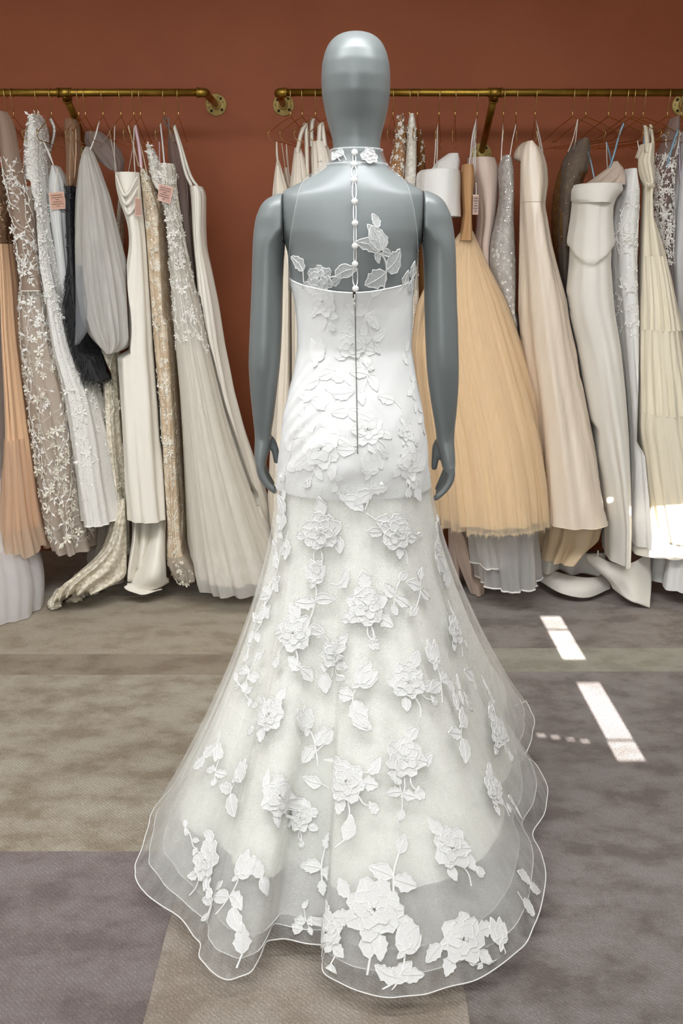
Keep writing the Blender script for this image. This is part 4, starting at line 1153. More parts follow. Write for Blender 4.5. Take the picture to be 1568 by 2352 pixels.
strap(g, [(204, 262), (206, 300), (205, 335)], 3.93, .0026, L_wh); strap(g, [(240, 268), (228, 300), (216, 330)], 3.93, .0022, N_sh)
hold(g, 234)

# satin cowl gown pooling on the floor
g, V = gown('ivory satin gown with a cowl neck whose folded train pools on the carpet', [(396, 262, 320), (420, 262, 323), (450, 268, 324), (480, 280, 326), (515, 294, 330), (560, 298, 334), (640, 284, 340), (700, 268, 345), (800, 262, 350), (900, 270, 358), (1000, 278, 367), (1100, 285, 377), (1160, 290, 386), (1188, 292, 392)], S_iv, Y=(4.0, 3.9), ry=(.07, .17), folds=(5, .003, .016), seed=28, w=2)
sheet('train_fold', g, S_iv, [[(352, 1180, 3.9), (372, 1182, 3.86), (390, 1180, 3.9)], [(338, 1250, 3.84), (362, 1256, 3.79), (387, 1248, 3.84)], [(312, 1312, 3.8), (350, 1322, 3.73), (387, 1305, 3.8)], [(290, 1344, 3.8), (335, 1361, 3.74), (389, 1338, 3.8)]], .02, (3, .012))
sheet('train_fold', g, S_iv, [[(318, 1180, 3.9), (334, 1182, 3.87), (352, 1180, 3.9)], [(318, 1240, 3.86), (332, 1244, 3.82), (346, 1240, 3.86)], [(312, 1305, 3.82), (322, 1308, 3.79), (332, 1302, 3.82)]], .015, (2, .006))
sheet('train_fold', g, S_iv, [[(300, 1180, 3.9), (312, 1184, 3.86), (324, 1180, 3.9)], [(302, 1240, 3.85), (310, 1246, 3.8), (322, 1240, 3.85)], [(279, 1328, 3.8), (294, 1336, 3.76), (314, 1334, 3.8)]], .02, (2, .008))
sheet('train_fold', g, S_iv, [[(279, 1342, 3.76), (300, 1338, 3.78), (330, 1345, 3.8)], [(290, 1354, 3.74), (320, 1358, 3.73), (350, 1356, 3.75)], [(310, 1362, 3.72), (335, 1364, 3.715), (372, 1352, 3.75)]], .0, (2, .004))
for k, (ya, yb, xa, xb) in enumerate(((400, 448, 266, 316), (422, 468, 270, 318), (446, 490, 278, 320))):
    P = spline([at(xa, ya, 3.93), at((xa + xb) / 2 - 4, yb, 3.9), at(xb, ya + 6, 3.92)], 26); mb = MB(); mb.tube(P, np.interp(np.linspace(0, 1, 26), [0, .5, 1], [.003, .008, .003]), 10); mb.build('cowl_fold', S_iv, g)
ribbon(g, [(244, 285), (247, 330), (253, 382)], 3.96, .004, R_wh); ribbon(g, [(301, 290), (304, 340), (311, 402)], 3.96, .004, R_wh)
hang_tag(g, 319, 475, 18, 42, 2, 3.895, 402, '#b89183', blank=True)
hold(g, 275)

# guipure lace gown with trailing hem
M_gu = mat('ecru guipure lace', '#efe8d6', .75, col2='#bfb29b', vscale=75, bumps=((75, .004, (1, 1, 1)),))
g, V = gown('ecru guipure lace gown with a border-trimmed train trailing on the carpet', [(700, 238, 262), (800, 236, 264), (900, 240, 270), (1000, 244, 276), (1100, 258, 286), (1200, 262, 300), (1270, 250, 302)], M_gu, Y=(4.02, 3.95), ry=(.1, .16), folds=(7, .002, .008), seed=36)
Vu = drape([(430, 274, 284), (560, 262, 278), (705, 240, 262)], Y=(4.14, 4.03), ry=(.05, .1), folds=(5, .001, .004), seed=38, M=40); cloth('bodice', Vu, M_gu, g)
Vn = drape([(900, 232, 268), (1050, 238, 288), (1200, 214, 300), (1290, 196, 300), (1330, 215, 290)], Y=(4.02, 3.97), ry=(.1, .13), folds=(8, .003, .01), seed=37); cloth('net_layer', Vn, net('grey net', '#cfcabf', .5, .15, 16), g)
tr = sheet('train', g, M_gu, [[(266, 1150, 3.86), (284, 1145, 3.80), (298, 1150, 3.84)], [(234, 1258, 3.8), (262, 1246, 3.73), (297, 1262, 3.8)], [(182, 1312, 3.75), (224, 1296, 3.67), (288, 1322, 3.75)], [(132, 1356, 3.69), (172, 1340, 3.62), (246, 1350, 3.69)], [(120, 1386, 3.64), (156, 1368, 3.61), (220, 1360, 3.66)]], .012, (9, .022), .006, K=70)
rng = np.random.RandomState(3)
for pts, r0 in (([(118, 1392), (140, 1366), (172, 1352), (205, 1356), (232, 1348)], .024), ([(168, 1380), (186, 1364), (200, 1352)], .02), ([(124, 1384), (128, 1392)], .02)):
    P = spline([fl(x, y, .02) for x, y in pts], 46); Vt, Ft = tube_geo(P, r0 * np.interp(np.linspace(0, 1, 46), [0, .12, .9, 1], [.45, 1, .9, .4]), 22)
    ph_ = np.tile(np.linspace(0, 2 * PI, 22, endpoint=False), 46); ii = np.repeat(np.arange(46), 22); c_ = np.repeat(P, 22, 0)
    Vt = c_ + (Vt - c_) * (1 + .22 * np.sin(2 * ph_ + ii * .5) + .2 * np.sin(4 * ph_ - ii * .7) + .12 * rng.rand(len(ii)))[:, None] * np.array((1, 1.1, .8)); Vt[:, 2] = np.maximum(Vt[:, 2], .003)
    make('train_roll', Vt, Ft, M_gu, g)
def lace_band(pts, parent, w=.016):
    P = spline([fl(x, y, z) for x, y, z in pts], 50); mb = MB(); T = np.gradient(P, axis=0); T /= np.linalg.norm(T, axis=1, keepdims=True)
    S = np.cross(T, (0, 0, 1)); S /= np.maximum(np.linalg.norm(S, axis=1, keepdims=True), 1e-6)
    S = S * .7 + np.array((0, 0, .5))
    for e in (-1, 1): mb.tube(P + S * w / 2 * e, .0022, 6)
    for k in range(0, 50):
        if k % 2 == 0: mb.tube([P[k] - S[k] * w / 2, P[k] + S[k] * w / 2], .0016, 5)
    mb.tube(P, .0012, 5)
    return mb.build('lace_border', L_iv, parent)
lace_band([(172, 1322, .02), (185, 1345, .02), (215, 1340, .02), (245, 1345, .012), (283, 1336, .012)], g); lace_band([(176, 1318, .05), (184, 1345, .05), (190, 1368, .03)], g); lace_band([(265, 1322, .03), (283, 1312, .03)], g)
scatter_vines(V, 60, g, L_iv, 61, .1, 1, length=.14, leaf=.012)
hold(g, 305)

# champagne beaded gown
M_cb = mat('champagne beaded lace', '#ddccb4', .5, col2='#c6ad8d', vscale=28, bumps=((60, .005, (1, 1, 1)),))
g, V = gown('champagne gown encrusted with beaded lace hung by a pink ribbon', [(388, 324, 334), (396, 320, 344), (420, 322, 352), (470, 326, 372), (520, 328, 384), (580, 334, 388), (650, 340, 390), (720, 347, 398), (800, 353, 404), (900, 364, 411), (1000, 372, 414), (1100, 378, 418), (1200, 384, 424), (1285, 379, 440)], M_cb, Y=(4.04, 3.93), ry=(.08, .18), folds=(6, .003, .012), seed=40, w=2)
scatter_flowers(V, 330, .0085, g, L_iv, 71, 0, .8); scatter_sequins(V, 1500, .0018, g, Q_si, 72, 0, .95); scatter_sequins(V, 500, .0018, g, Q_go, 73, 0, .8); scatter_vines(V, 50, g, L_iv, 74, .5, 1)
Vh = drape([(1270, 380, 430, 3.86, .12), (1300, 384, 468, 3.82, .12), (1325, 400, 465, 3.79, .11), (1332, 410, 445, 3.78, .1)], folds=(7, .004, .012), seed=43, M=30, w=1); cloth('hem_frill', Vh, net('champagne hem net', '#c9bfb0', .75, .2, 30), g); scatter_flowers(Vh, 40, .006, g, L_iv, 75)
ribbon(g, [(306, 285), (316, 330), (322, 368), (325, 392)], 3.97, .014, mat('pink ribbon', '#d8b6bd', .45)); strap(g, [(310, 288), (325, 340), (338, 395)], 3.98, .0026, M_cb); strap(g, [(303, 290), (314, 350), (321, 398)], 3.99, .0026, M_cb)
hold(g, 320)

# mauve mesh gown squeezed between the two ivory ones
N_mv = net('mauve mesh', '#a89791', .72, .12, 20)
g, V = gown('mauve-brown mesh gown with thin straps squeezed between two ivory gowns', [(308, 386, 400), (314, 384, 412), (350, 385, 420), (400, 392, 432), (450, 402, 436), (505, 410, 438), (600, 418, 448), (700, 434, 462), (800, 452, 480), (900, 470, 500), (1200, 520, 560)], N_mv, Y=(4.1, 4.08), ry=(.06, .14), folds=(6, .002, .008), seed=44, w=2)
Vi = drape([(480, 412, 438), (600, 420, 446), (700, 436, 460), (850, 462, 488)], Y=(4.1, 4.08), ry=(.06, .12), folds=(5, .002, .006), seed=45); cloth('inner_layer', Vi, mat('taupe beaded', '#a3927c', .6, bumps=((90, .004, (1, 1, 1)),)), g); scatter_sequins(Vi, 300, .0018, g, Q_go, 76)
for pts in ([(365, 264), (380, 266), (384, 290), (388, 306)], [(381, 266), (392, 290), (400, 308)], [(413, 312), (424, 340), (434, 400), (438, 480)], [(408, 420), (416, 470), (424, 500), (430, 470)]): ribbon(g, pts, 4.02, .007, N_mv)
hold(g, 375)

# ivory lace bodice gown with full tulle skirt
M_il = mat('ivory lace bodice', '#e9e3d5', .65, bumps=((90, .006, (1, 1, 1)), (12, .008, (1, 1, .02))))
g, V = gown('ivory gown with lace bodice, square pink tag and wide tulle skirt on the carpet', [(378, 360, 398), (392, 360, 406), (410, 364, 402), (440, 370, 399), (500, 382, 411), (560, 387, 420), (650, 391, 440), (700, 393, 454), (800, 401, 477), (900, 410, 502), (1000, 416, 528), (1100, 420, 562), (1200, 424, 598), (1262, 426, 624), (1308, 430, 640, 3.84, .24), (1345, 440, 652, 3.82, .24)], N_iv, part='tulle_skirt', Y=(3.97, 3.86), ry=(.06, .24), folds=(13, .002, .012), seed=46, w=2)
Vi = drape([(376, 361, 397), (410, 365, 401), (500, 383, 410), (700, 396, 450), (900, 414, 496), (1100, 426, 552), (1250, 436, 608), (1325, 446, 632)], Y=(3.98, 3.88), ry=(.05, .21), folds=(10, .002, .014), seed=47, w=2); cloth('lining', Vi, M_il, g); cap(Vi, g, M_il)
scatter_flowers(V, 240, .010, g, L_wh, 81, .0, .42); scatter_vines(V, 26, g, L_wh, 82, .05, .45)
Vc = drape([(334, 338, 343), (345, 339, 352), (375, 341, 364), (410, 346, 376), (440, 356, 384)], Y=(4.02, 4.0), ry=(.03, .06), folds=(4, .001, .003), seed=48, n=48, M=40, w=1); cloth('cap_sleeve', Vc, M_il, g); scatter_flowers(Vc, 80, .007, g, L_wh, 83)
ribbon(g, [(368, 272), (374, 320), (380, 378)], 3.93, .006, mat('white ribbon', '#e9eaec', .4)); strap(g, [(366, 328), (370, 380), (383, 404)], 3.95, .002, mat('lilac cord', '#b9a3a8', .5))
hang_tag(g, 378, 445, 34, 38, 14, 3.87, 382, '#c69c8d')
hold(g, 408)

# ivory satin strap gown beside the bare wall
g, V = gown('plain ivory satin gown with long looped shoulder straps hanging last before the bare wall', [(428, 434, 462), (440, 435, 470), (460, 437, 470), (520, 440, 469), (570, 444, 471), (620, 448, 482), (700, 452, 498), (800, 466, 512), (850, 474, 522), (900, 482, 531), (1000, 504, 556), (1100, 532, 587), (1200, 562, 620), (1290, 585, 645)], S_iv, Y=(4.06, 4.05), ry=(.07, .22), folds=(6, .002, .012), seed=50, w=1)
ribbon(g, [(430, 292), (432, 340), (436, 400), (440, 432)], 4.0, .013, S_iv); ribbon(g, [(433, 290), (441, 340), (452, 400), (460, 425), (464, 436)], 4.0, .013, S_iv)
hold(g, 412)

# ------------------------------------------------------------------ gowns hung on the right rail
g, V = gown('cream crepe gown with thin shoelace straps at the start of the long rail', [(368, 635, 640), (400, 630, 650), (440, 625, 663), (480, 623, 672), (600, 632, 682), (800, 630, 684), (1000, 622, 680), (1180, 614, 680), (1290, 606, 690)], C_cr, Y=(4.05, 4.04), ry=(.04, .2), folds=(7, .002, .01), seed=52, w=2)
for pts in ([(633, 326), (633, 350), (636, 372)], [(637, 326), (637, 350), (638, 372)]): ribbon(g, pts, 3.98, .006, C_cr)
hold(g, 667)
g, V = gown('cream silk gown with criss-cross string straps behind the mannequin shoulder', [(385, 652, 660), (420, 650, 672), (470, 655, 690), (600, 660, 700), (900, 650, 700), (1200, 640, 700)], satin('cream silk', '#e8dac8', .5), Y=(4.12, 4.12), ry=(.04, .16), folds=(6, .002, .01), seed=53, w=2)
for pts in ([(648, 322), (650, 352), (652, 384)], [(652, 324), (658, 360), (665, 410)], [(655, 330), (664, 350), (676, 372)]): strap(g, pts, 4.06, .0014, C_cr)
hold(g, 693)
g, V = gown('cream crepe gown with wide folded halter straps behind the mannequin shoulder', [(340, 676, 690), (370, 672, 702), (420, 666, 712), (480, 660, 722), (600, 668, 730), (900, 664, 740), (1250, 650, 760)], C_cr, Y=(4.0, 4.0), ry=(.05, .2), folds=(8, .002, .01), seed=54, w=2)
for pts in ([(696, 268), (688, 300), (682, 350)], [(702, 270), (704, 320), (706, 420), (708, 470)], [(708, 278), (709, 340), (710, 400)]): ribbon(g, pts, 3.95, .016, C_cr)
hold(g, 724)
S_cr = satin('pale cream satin', '#ece2d3', .5)
g, V = gown('pale cream satin gown with folded looped straps half hidden behind the mannequin head', [(325, 715, 745), (345, 711, 762), (400, 714, 768), (480, 712, 775), (700, 720, 800), (1200, 700, 840)], S_cr, Y=(4.03, 4.03), ry=(.06, .2), folds=(7, .002, .01), seed=55, w=2)
for pts in ([(724, 260), (716, 290), (712, 340)], [(728, 262), (738, 290), (748, 330)], [(742, 282), (736, 330), (734, 370)]): ribbon(g, pts, 3.96, .018, S_cr)
g['label'] = 'pale cream satin gown with folded looped straps half hidden behind the mannequin head'
hold(g, 756)

# right of the head
N_br = net('tan mesh', '#a97c4e', .75, .12, 20); M_tn = mat('tan lining', '#a8794a', .7, bumps=((9, .01, V3),))
g, V = gown('tan mesh gown frosted with white sequins beside the mannequin neck', [(266, 915, 924), (280, 911, 930), (320, 908, 934), (380, 896, 936), (440, 880, 938), (520, 870, 942), (700, 880, 950), (1150, 870, 960)], M_tn, Y=(4.02, 4.02), ry=(.04, .14), folds=(5, .002, .006), seed=56, w=2)
scatter_sequins(V, 1500, .0019, g, Q_si, 84, 0, .4); scatter_flowers(V, 130, .007, g, L_wh, 85, 0, .36)
hold(g, 903)
g, V = gown('narrow white guipure lace gown hanging flat beside the tan sequinned gown', [(261, 941, 950), (270, 938, 954), (310, 936, 956), (380, 931, 957), (440, 926, 957), (520, 925, 958), (800, 935, 965), (1180, 930, 975)], mat('white guipure', '#efece4', .7, col2='#cfc4b2', vscale=90, bumps=((90, .005, (1, 1, 1)),)), Y=(3.98, 3.98), ry=(.03, .08), folds=(4, .001, .003), seed=57, w=1)
scatter_vines(V, 40, g, L_wh, 86, 0, .8, length=.1, leaf=.008)
hold(g, 941)
g, V = gown('sheer brown mesh gown with a pale lace edge behind the white satin bodice', [(300, 956, 964), (330, 955, 974), (380, 955, 978), (430, 955, 974), (600, 955, 985), (1160, 950, 1000)], N_br, Y=(4.1, 4.1), ry=(.04, .1), folds=(4, .001, .004), seed=58, w=1); scatter_flowers(V, 50, .006, g, L_iv, 87, 0, .2)
hold(g, 959)
g, V = gown('stiff white satin strapless bodice cropped at the waist beside the mannequin shoulder', [(390, 968, 1058), (396, 960, 1059), (410, 957, 1060), (450, 957, 1060), (497, 960, 1062)], S_wh, name='strapless_bodice', cat='bodice', part='bodice_shell', Y=(3.95, 3.95), ry=(.12, .13), folds=(3, .001, .002), seed=59, w=1)
Vi = drape([(352, 1030, 1054, 4.03, .03), (370, 1004, 1058, 4.02, .05), (395, 985, 1056, 4.0, .06)], seed=60, folds=(3, .001, .002), n=40, M=30, w=1); cloth('folded_back', Vi, S_wh, g)
for pts in ([(1012, 266), (1009, 320), (1006, 372), (1003, 386)], [(1016, 266), (1012, 330), (1006, 380)], [(996, 322), (997, 350), (996, 385)]): ribbon(g, pts, 3.9, .004, R_wh)
hold(g, 1009)

# blush silk gown (its legs of skirt show under the peach tulle)
g, V = gown('blush silk gown with a folded-down bodice and narrow skirt hem touching the carpet', [(362, 1076, 1138), (372, 1072, 1146), (410, 1080, 1149), (450, 1092, 1146), (500, 1100, 1138), (560, 1092, 1130), (700, 1080, 1140), (1000, 1060, 1130), (1180, 1040, 1112), (1280, 1052, 1108, 3.9, .12), (1366, 1084, 1112, 3.86, .05)], S_bl, Y=(4.08, 4.0), ry=(.08, .15), folds=(5, .002, .01), seed=62, w=2)
V2 = drape([(1195, 1030, 1062), (1280, 1034, 1060), (1340, 1045, 1056)], Y=(3.98, 3.95), ry=(.05, .06), folds=(4, .002, .006), seed=63, n=40, M=30); cloth('skirt_fold', V2, S_bl, g)
strap(g, [(1092, 240), (1082, 300), (1078, 366)], 4.0, .0014, L_wh); strap(g, [(1088, 264), (1086, 300), (1080, 362)], 4.0, .0012, L_wh)
hold(g, 1046)

# peach tulle ball gown
M_pt = mat('nude peach mesh bodice', '#b98d5f', .65, bumps=((10, .006, V3),))
N_pt = net('peach ballgown tulle', '#fae8cb', .52, .05, 60, (1, 1, .01))
g, Vb = gown('full peach tulle ball gown with nude mesh bodice and white organza underskirt', [(378, 1062, 1088), (400, 1058, 1092), (440, 1060, 1088), (490, 1064, 1084), (535, 1058, 1086), (552, 1052, 1090)], M_pt, part='bodice', Y=(3.96, 3.92), ry=(.06, .07), folds=(4, .002, .004), seed=64, w=1)
V = drape([(530, 1062, 1084), (545, 1050, 1090), (570, 1036, 1102), (600, 1016, 1114), (650, 984, 1140), (700, 962, 1164), (800, 950, 1200), (900, 960, 1230), (1000, 972, 1254), (1100, 982, 1268), (1202, 990, 1274)], Y=(3.93, 3.83), ry=(.05, .30), folds=(26, .004, .016), seed=65, w=2, n=220)
Vx = drape([(535, 1064, 1082), (570, 1040, 1098), (650, 990, 1134), (800, 958, 1192), (1000, 980, 1246), (1190, 998, 1266)], Y=(3.94, 3.84), ry=(.04, .27), folds=(13, .003, .012), seed=66, w=2)
cloth('lining', Vx, mat('peach satin lining', '#f0d5ac', .7, bumps=((12, .008, (1, 1, .02)),)), g); cloth('tulle_skirt', V, N_pt, g)
rng = np.random.RandomState(5); mb = MB()      # frayed cut edge of the net
for k in range(900):
    j = rng.randint(V.shape[1]); q = V[-1, j] + (rng.rand() - .5) * (V[-1, (j + 1) % V.shape[1]] - V[-1, j]); L = .004 + .016 * rng.rand(); s = np.array((.0012, 0, 0)); d = np.array((rng.randn() * .3, rng.randn() * .3, -1))
    mb.add([q - s + (0, 0, .01), q + s + (0, 0, .01), q + d * L], [(0, 1, 2)])
tag(mb.build('frayed_hem', N_pt, g, False), kind='stuff')
N_og = net('white organza', '#fbfaf8', .72, .12, 12, trans=.6)
Vo = drape([(1150, 1090, 1226), (1200, 1086, 1234), (1270, 1090, 1238), (1338, 1100, 1241)], Y=(3.83, 3.8), ry=(.2, .2), folds=(9, .006, .016), seed=67, M=44); un = cloth('organza_underskirt', Vo, N_og, g); mb = MB(); mb.tube(Vo[-1], .0035, 6, closed=True); mb.build('organza_hem', L_wh, un)
Vo2 = drape([(1150, 1078, 1140), (1230, 1080, 1150), (1290, 1086, 1160)], Y=(3.82, 3.8), ry=(.16, .17), folds=(7, .005, .012), seed=68, M=30); un = cloth('organza_underskirt', Vo2, N_og, g); mb = MB(); mb.tube(Vo2[-1], .003, 6, closed=True); mb.build('organza_hem', L_wh, un)
for pts in ([(1110, 243), (1102, 300), (1096, 380), (1092, 448)], [(1113, 243), (1106, 310), (1099, 400)], [(1098, 236), (1086, 290), (1078, 345)]): strap(g, pts, 3.9, .0015, L_wh)
hang_tag(g, 1092, 470, 13, 44, 0, 3.86, 420, '#b39a90', rows=6)
hold(g, 1097)

# silver beaded gown
M_si = mat('silver beaded net', '#c9c5bf', .4, col2='#b0aaa3', vscale=50, bumps=((190, .004, (1, 1, 1)),))
g, V = gown('silver-grey gown frosted all over with beads and tiny white flowers', [(357, 1156, 1172), (366, 1148, 1178), (400, 1146, 1183), (450, 1150, 1185), (500, 1142, 1181), (545, 1128, 1186), (600, 1120, 1189), (650, 1124, 1192), (700, 1138, 1196), (800, 1150, 1215), (1000, 1160, 1230), (1190, 1170, 1240)], M_si, Y=(4.0, 4.0), ry=(.06, .14), folds=(4, .001, .004), seed=70, w=2)
cap(V, g, M_si)
scatter_sequins(V, 3200, .0017, g, Q_si, 91, 0, .62); scatter_flowers(V, 130, .0065, g, L_wh, 92, .25, .66, leaves=False)
strap(g, [(1162, 275), (1152, 320), (1143, 368)], 3.97, .0018, L_wh); strap(g, [(1183, 275), (1177, 320), (1174, 360)], 3.97, .0018, L_wh)
hold(g, 1158); 

# champagne satin strapless gown
g, V = gown('champagne satin strapless gown with fitted waist and hem turned to show its lining', [(326, 1204, 1224), (331, 1196, 1234), (346, 1187, 1248), (380, 1184, 1258), (420, 1185, 1260), (462, 1188, 1254), (474, 1190, 1253), (500, 1191, 1258), (560, 1193, 1268), (640, 1195, 1288), (700, 1196, 1304), (800, 1204, 1322), (900, 1216, 1342), (1000, 1226, 1362), (1100, 1232, 1381), (1196, 1236, 1402)], S_ch, Y=(3.98, 3.86), ry=(.09, .24), folds=(5, .002, .014), seed=72, w=1, M=120)
S_cl = satin('champagne lining', '#d9c09c', .38)
Vi = drape([(1150, 1246, 1386), (1200, 1244, 1392), (1240, 1240, 1380), (1281, 1240, 1330)], Y=(3.95, 3.92), ry=(.17, .17), folds=(6, .006, .02), seed=73, M=40); cloth('lining', Vi, S_cl, g); cap(V, g, S_ch)
mb = MB(); mb.tube(V[-1] + (0, 0, .002), .0018, 6, closed=True); mb.build('hem_edge', S_ch, g)
mb = MB(); mb.tube([V[int(119 * (468 - 326) / 870), j] * 1.0 for j in range(V.shape[1])], .0012, 5, closed=True); mb.build('waist_seam', S_cl, g)
ribbon(g, [(1262, 262), (1258, 300), (1253, 342)], 3.95, .005, mat('pale ribbon', '#d9cfc6', .5)); ribbon(g, [(1258, 262), (1253, 300), (1250, 340)], 3.97, .004, R_wh)
hold(g, 1187); hold(g, 1231)

# gold sequin gown under grey tulle
M_gd = mat('gold beaded', '#8a673c', .5, col2='#6b4c2a', vscale=40, bumps=((120, .005, (1, 1, 1)),))
g, V = gown('gold sequinned gown veiled in smoky grey tulle', [(318, 1334, 1350), (330, 1322, 1356), (360, 1300, 1356), (400, 1286, 1350), (450, 1274, 1332), (520, 1272, 1322), (600, 1284, 1316), (700, 1296, 1322), (900, 1320, 1350), (1230, 1330, 1380)], M_gd, Y=(4.06, 4.08), ry=(.07, .14), folds=(5, .002, .008), seed=74, w=2)
Vv = drape([(317, 1336, 1350), (330, 1318, 1357), (370, 1294, 1356), (420, 1292, 1346), (500, 1288, 1330), (600, 1290, 1320), (760, 1302, 1326)], Y=(4.0, 4.02), ry=(.05, .1), folds=(6, .003, .01), seed=75, w=2); cloth('veil_layer', Vv, net('smoky grey tulle', '#8f8984', .5, .25, 20), g)
scatter_sequins(V, 1500, .0018, g, Q_go, 93, .03, .45)
for pts in ([(1340, 258), (1322, 310), (1304, 345)], [(1337, 262), (1328, 320), (1320, 340)]): ribbon(g, pts, 3.98, .004, R_wh)
hold(g, 1317)

# ivory crepe fold-over strapless gown with mikado train
g, V = gown('heavy ivory crepe strapless gown with a folded-over band and thick train on the carpet', [(422, 1330, 1432), (432, 1322, 1436), (448, 1321, 1424), (470, 1321, 1412), (500, 1320, 1408), (540, 1316, 1408), (572, 1316, 1408), (603, 1314, 1406), (670, 1306, 1412), (720, 1312, 1417), (800, 1332, 1430), (900, 1350, 1441), (1000, 1368, 1449), (1100, 1386, 1453), (1200, 1402, 1449), (1286, 1402, 1446)], C_iv, Y=(3.92, 3.84), ry=(.12, .18), folds=(4, .002, .01), seed=76, w=1, M=120)
_ys = np.linspace(422, 1286, 120)[:, None]; _ph = np.linspace(0, 2 * PI, V.shape[1], endpoint=False)[None, :]
_yf = 600 - 46 * np.cos(_ph + .3) ** 2
_ov = np.where(_ys < _yf, .015 * np.clip(1 - (_yf - _ys) / 95, 0, 1) ** 1.3, .015 * np.clip(1 - (_ys - _yf) / 9, 0, 1)) * (np.sin(_ph) < .3)
_c = V.mean(1, keepdims=True); _d = V - _c; _d[:, :, 2] = 0; _d /= np.maximum(np.linalg.norm(_d, axis=2, keepdims=True), 1e-6)
V = V + _d * _ov[:, :, None]; V[:, :, 2] -= _ov * .5
_sk = [c for c in g.children if c.name.startswith('skirt')][0]; _sk.data.vertices.foreach_set('co', (V.reshape(-1, 3) - origin(g)).ravel())
Vf = drape([(423, 1326, 1434), (436, 1319, 1437), (458, 1320, 1418), (466, 1326, 1412)], Y=(3.90, 3.90), ry=(.125, .13), folds=(3, .001, .002), seed=77, M=30, w=1); cloth('folded_band', Vf, C_iv, g)
Vi = drape([(371, 1408, 1418), (385, 1398, 1432), (405, 1372, 1440), (425, 1345, 1436)], Y=(4.0, 3.97), ry=(.04, .1), folds=(5, .002, .006), seed=78, M=40, w=1); cloth('bodice_lining', Vi, satin('blush lining', '#d3c0af', .5), g)
sheet('train_fold', g, C_iv, [[(1346, 1262, 3.86), (1400, 1290, 3.8), (1450, 1292, 3.78), (1500, 1262, 3.86)], [(1350, 1290, 3.84), (1398, 1312, 3.78), (1440, 1312, 3.75), (1494, 1288, 3.82)], [(1395, 1332, 3.8), (1420, 1346, 3.75), (1455, 1348, 3.71), (1496, 1335, 3.78)], [(1406, 1352, 3.79), (1440, 1376, 3.7), (1468, 1388, 3.67), (1492, 1395, 3.68)]], .01, (2, .008), .006)
sheet('train_fold', g, C_iv, [[(1238, 1300, 3.95), (1290, 1316, 3.86), (1350, 1326, 3.84), (1402, 1318, 3.92)], [(1240, 1318, 3.92), (1290, 1340, 3.8), (1350, 1348, 3.78), (1402, 1338, 3.88)], [(1241, 1336, 3.9), (1288, 1362, 3.77), (1350, 1374, 3.75), (1402, 1352, 3.85)]], .012, (2, .006), .006)
sheet('train_fold', g, C_iv, [[(1240, 1262, 3.95), (1300, 1272, 3.92), (1390, 1270, 3.94)], [(1262, 1300, 3.95), (1310, 1318, 3.92), (1392, 1322, 3.94)]], .0, (5, .02), .004)
sheet('train_fold', g, C_iv, [[(1238, 1268, 3.9), (1262, 1272, 3.86), (1290, 1268, 3.9)], [(1238, 1312, 3.9), (1260, 1320, 3.86), (1282, 1308, 3.9)]], .01, (2, .006), .004)
M_rb = mat('powder blue ribbon', '#8fb3c6', .45)
ribbon(g, [(1455, 256), (1440, 290), (1424, 340), (1410, 376)], 3.88, .008, M_rb); ribbon(g, [(1350, 324), (1354, 360), (1356, 402)], 4.0, .006, M_rb); ribbon(g, [(1390, 322), (1398, 350), (1403, 372)], 4.02, .007, M_rb); ribbon(g, [(1384, 325), (1388, 360), (1392, 385)], 4.02, .004, R_wh)
hold(g, 1348); hold(g, 1400)

# white embroidered gown
M_em = mat('white embroidered satin', '#e9e7e4', .5, bumps=((26, .008, (1, 1, .6)), (9, .012, V3)), sheen=.2)
g, V = gown('white embroidered satin gown hung by blue ribbons behind the ivory crepe gown', [(388, 1436, 1470), (396, 1432, 1476), (440, 1424, 1475), (500, 1412, 1470), (560, 1408, 1470), (640, 1412, 1472), (720, 1422, 1474), (800, 1430, 1474), (900, 1440, 1476), (1000, 1448, 1478), (1100, 1450, 1482), (1200, 1448, 1495), (1246, 1450, 1497)], M_em, Y=(3.98, 3.88), ry=(.08, .16), folds=(5, .002, .01), seed=82, w=2)
cap(V, g, M_em); scatter_vines(V, 60, g, L_wh, 94, .05, .45, length=.12, leaf=.02); scatter_sequins(V, 120, .0016, g, Q_si, 95, .2, .45)
ribbon(g, [(1498, 274), (1488, 320), (1476, 370), (1468, 392)], 3.92, .008, M_rb); ribbon(g, [(1452, 368), (1462, 376), (1468, 388)], 3.95, .004, L_wh)
V2 = drape([(1200, 1452, 1560), (1240, 1452, 1580), (1268, 1450, 1590)], Y=(3.9, 3.88), ry=(.17, .18), folds=(5, .004, .01), seed=83, M=24); cloth('underskirt', V2, S_iv, g)
hold(g, 1440); hold(g, 1456)

# cream tiered chiffon halter gown
M_tc = mat('cream silk chiffon', '#efe4cb', .6, bumps=((14, .012, V3),), sheen=.2)
g, V = gown('cream chiffon halter gown in gathered tiers with a knotted neck', [(330, 1478, 1500), (370, 1463, 1503), (395, 1470, 1504), (420, 1478, 1502), (450, 1476, 1498), (500, 1474, 1500), (520, 1472, 1508), (560, 1470, 1522), (592, 1470, 1530)], M_tc, part='bodice', Y=(3.92, 3.9), ry=(.06, .1), folds=(5, .003, .006), seed=84, w=1)
for rows, sd in (([(588, 1469, 1531), (640, 1469, 1543), (700, 1470, 1554), (757, 1468, 1566)], 85), ([(755, 1468, 1566), (800, 1466, 1574), (860, 1463, 1584), (948, 1460, 1593)], 86), ([(946, 1459, 1593), (980, 1458, 1600), (1040, 1468, 1612), (1140, 1482, 1620), (1234, 1500, 1626)], 87)):
    cloth('tier', drape(rows, Y=(3.9 - .013 * (sd - 85), 3.887 - .013 * (sd - 85)), ry=(.11 + .03 * (sd - 85), .14 + .03 * (sd - 85)), folds=(22, .003, .008), seed=sd, M=50, w=1), M_tc, g)
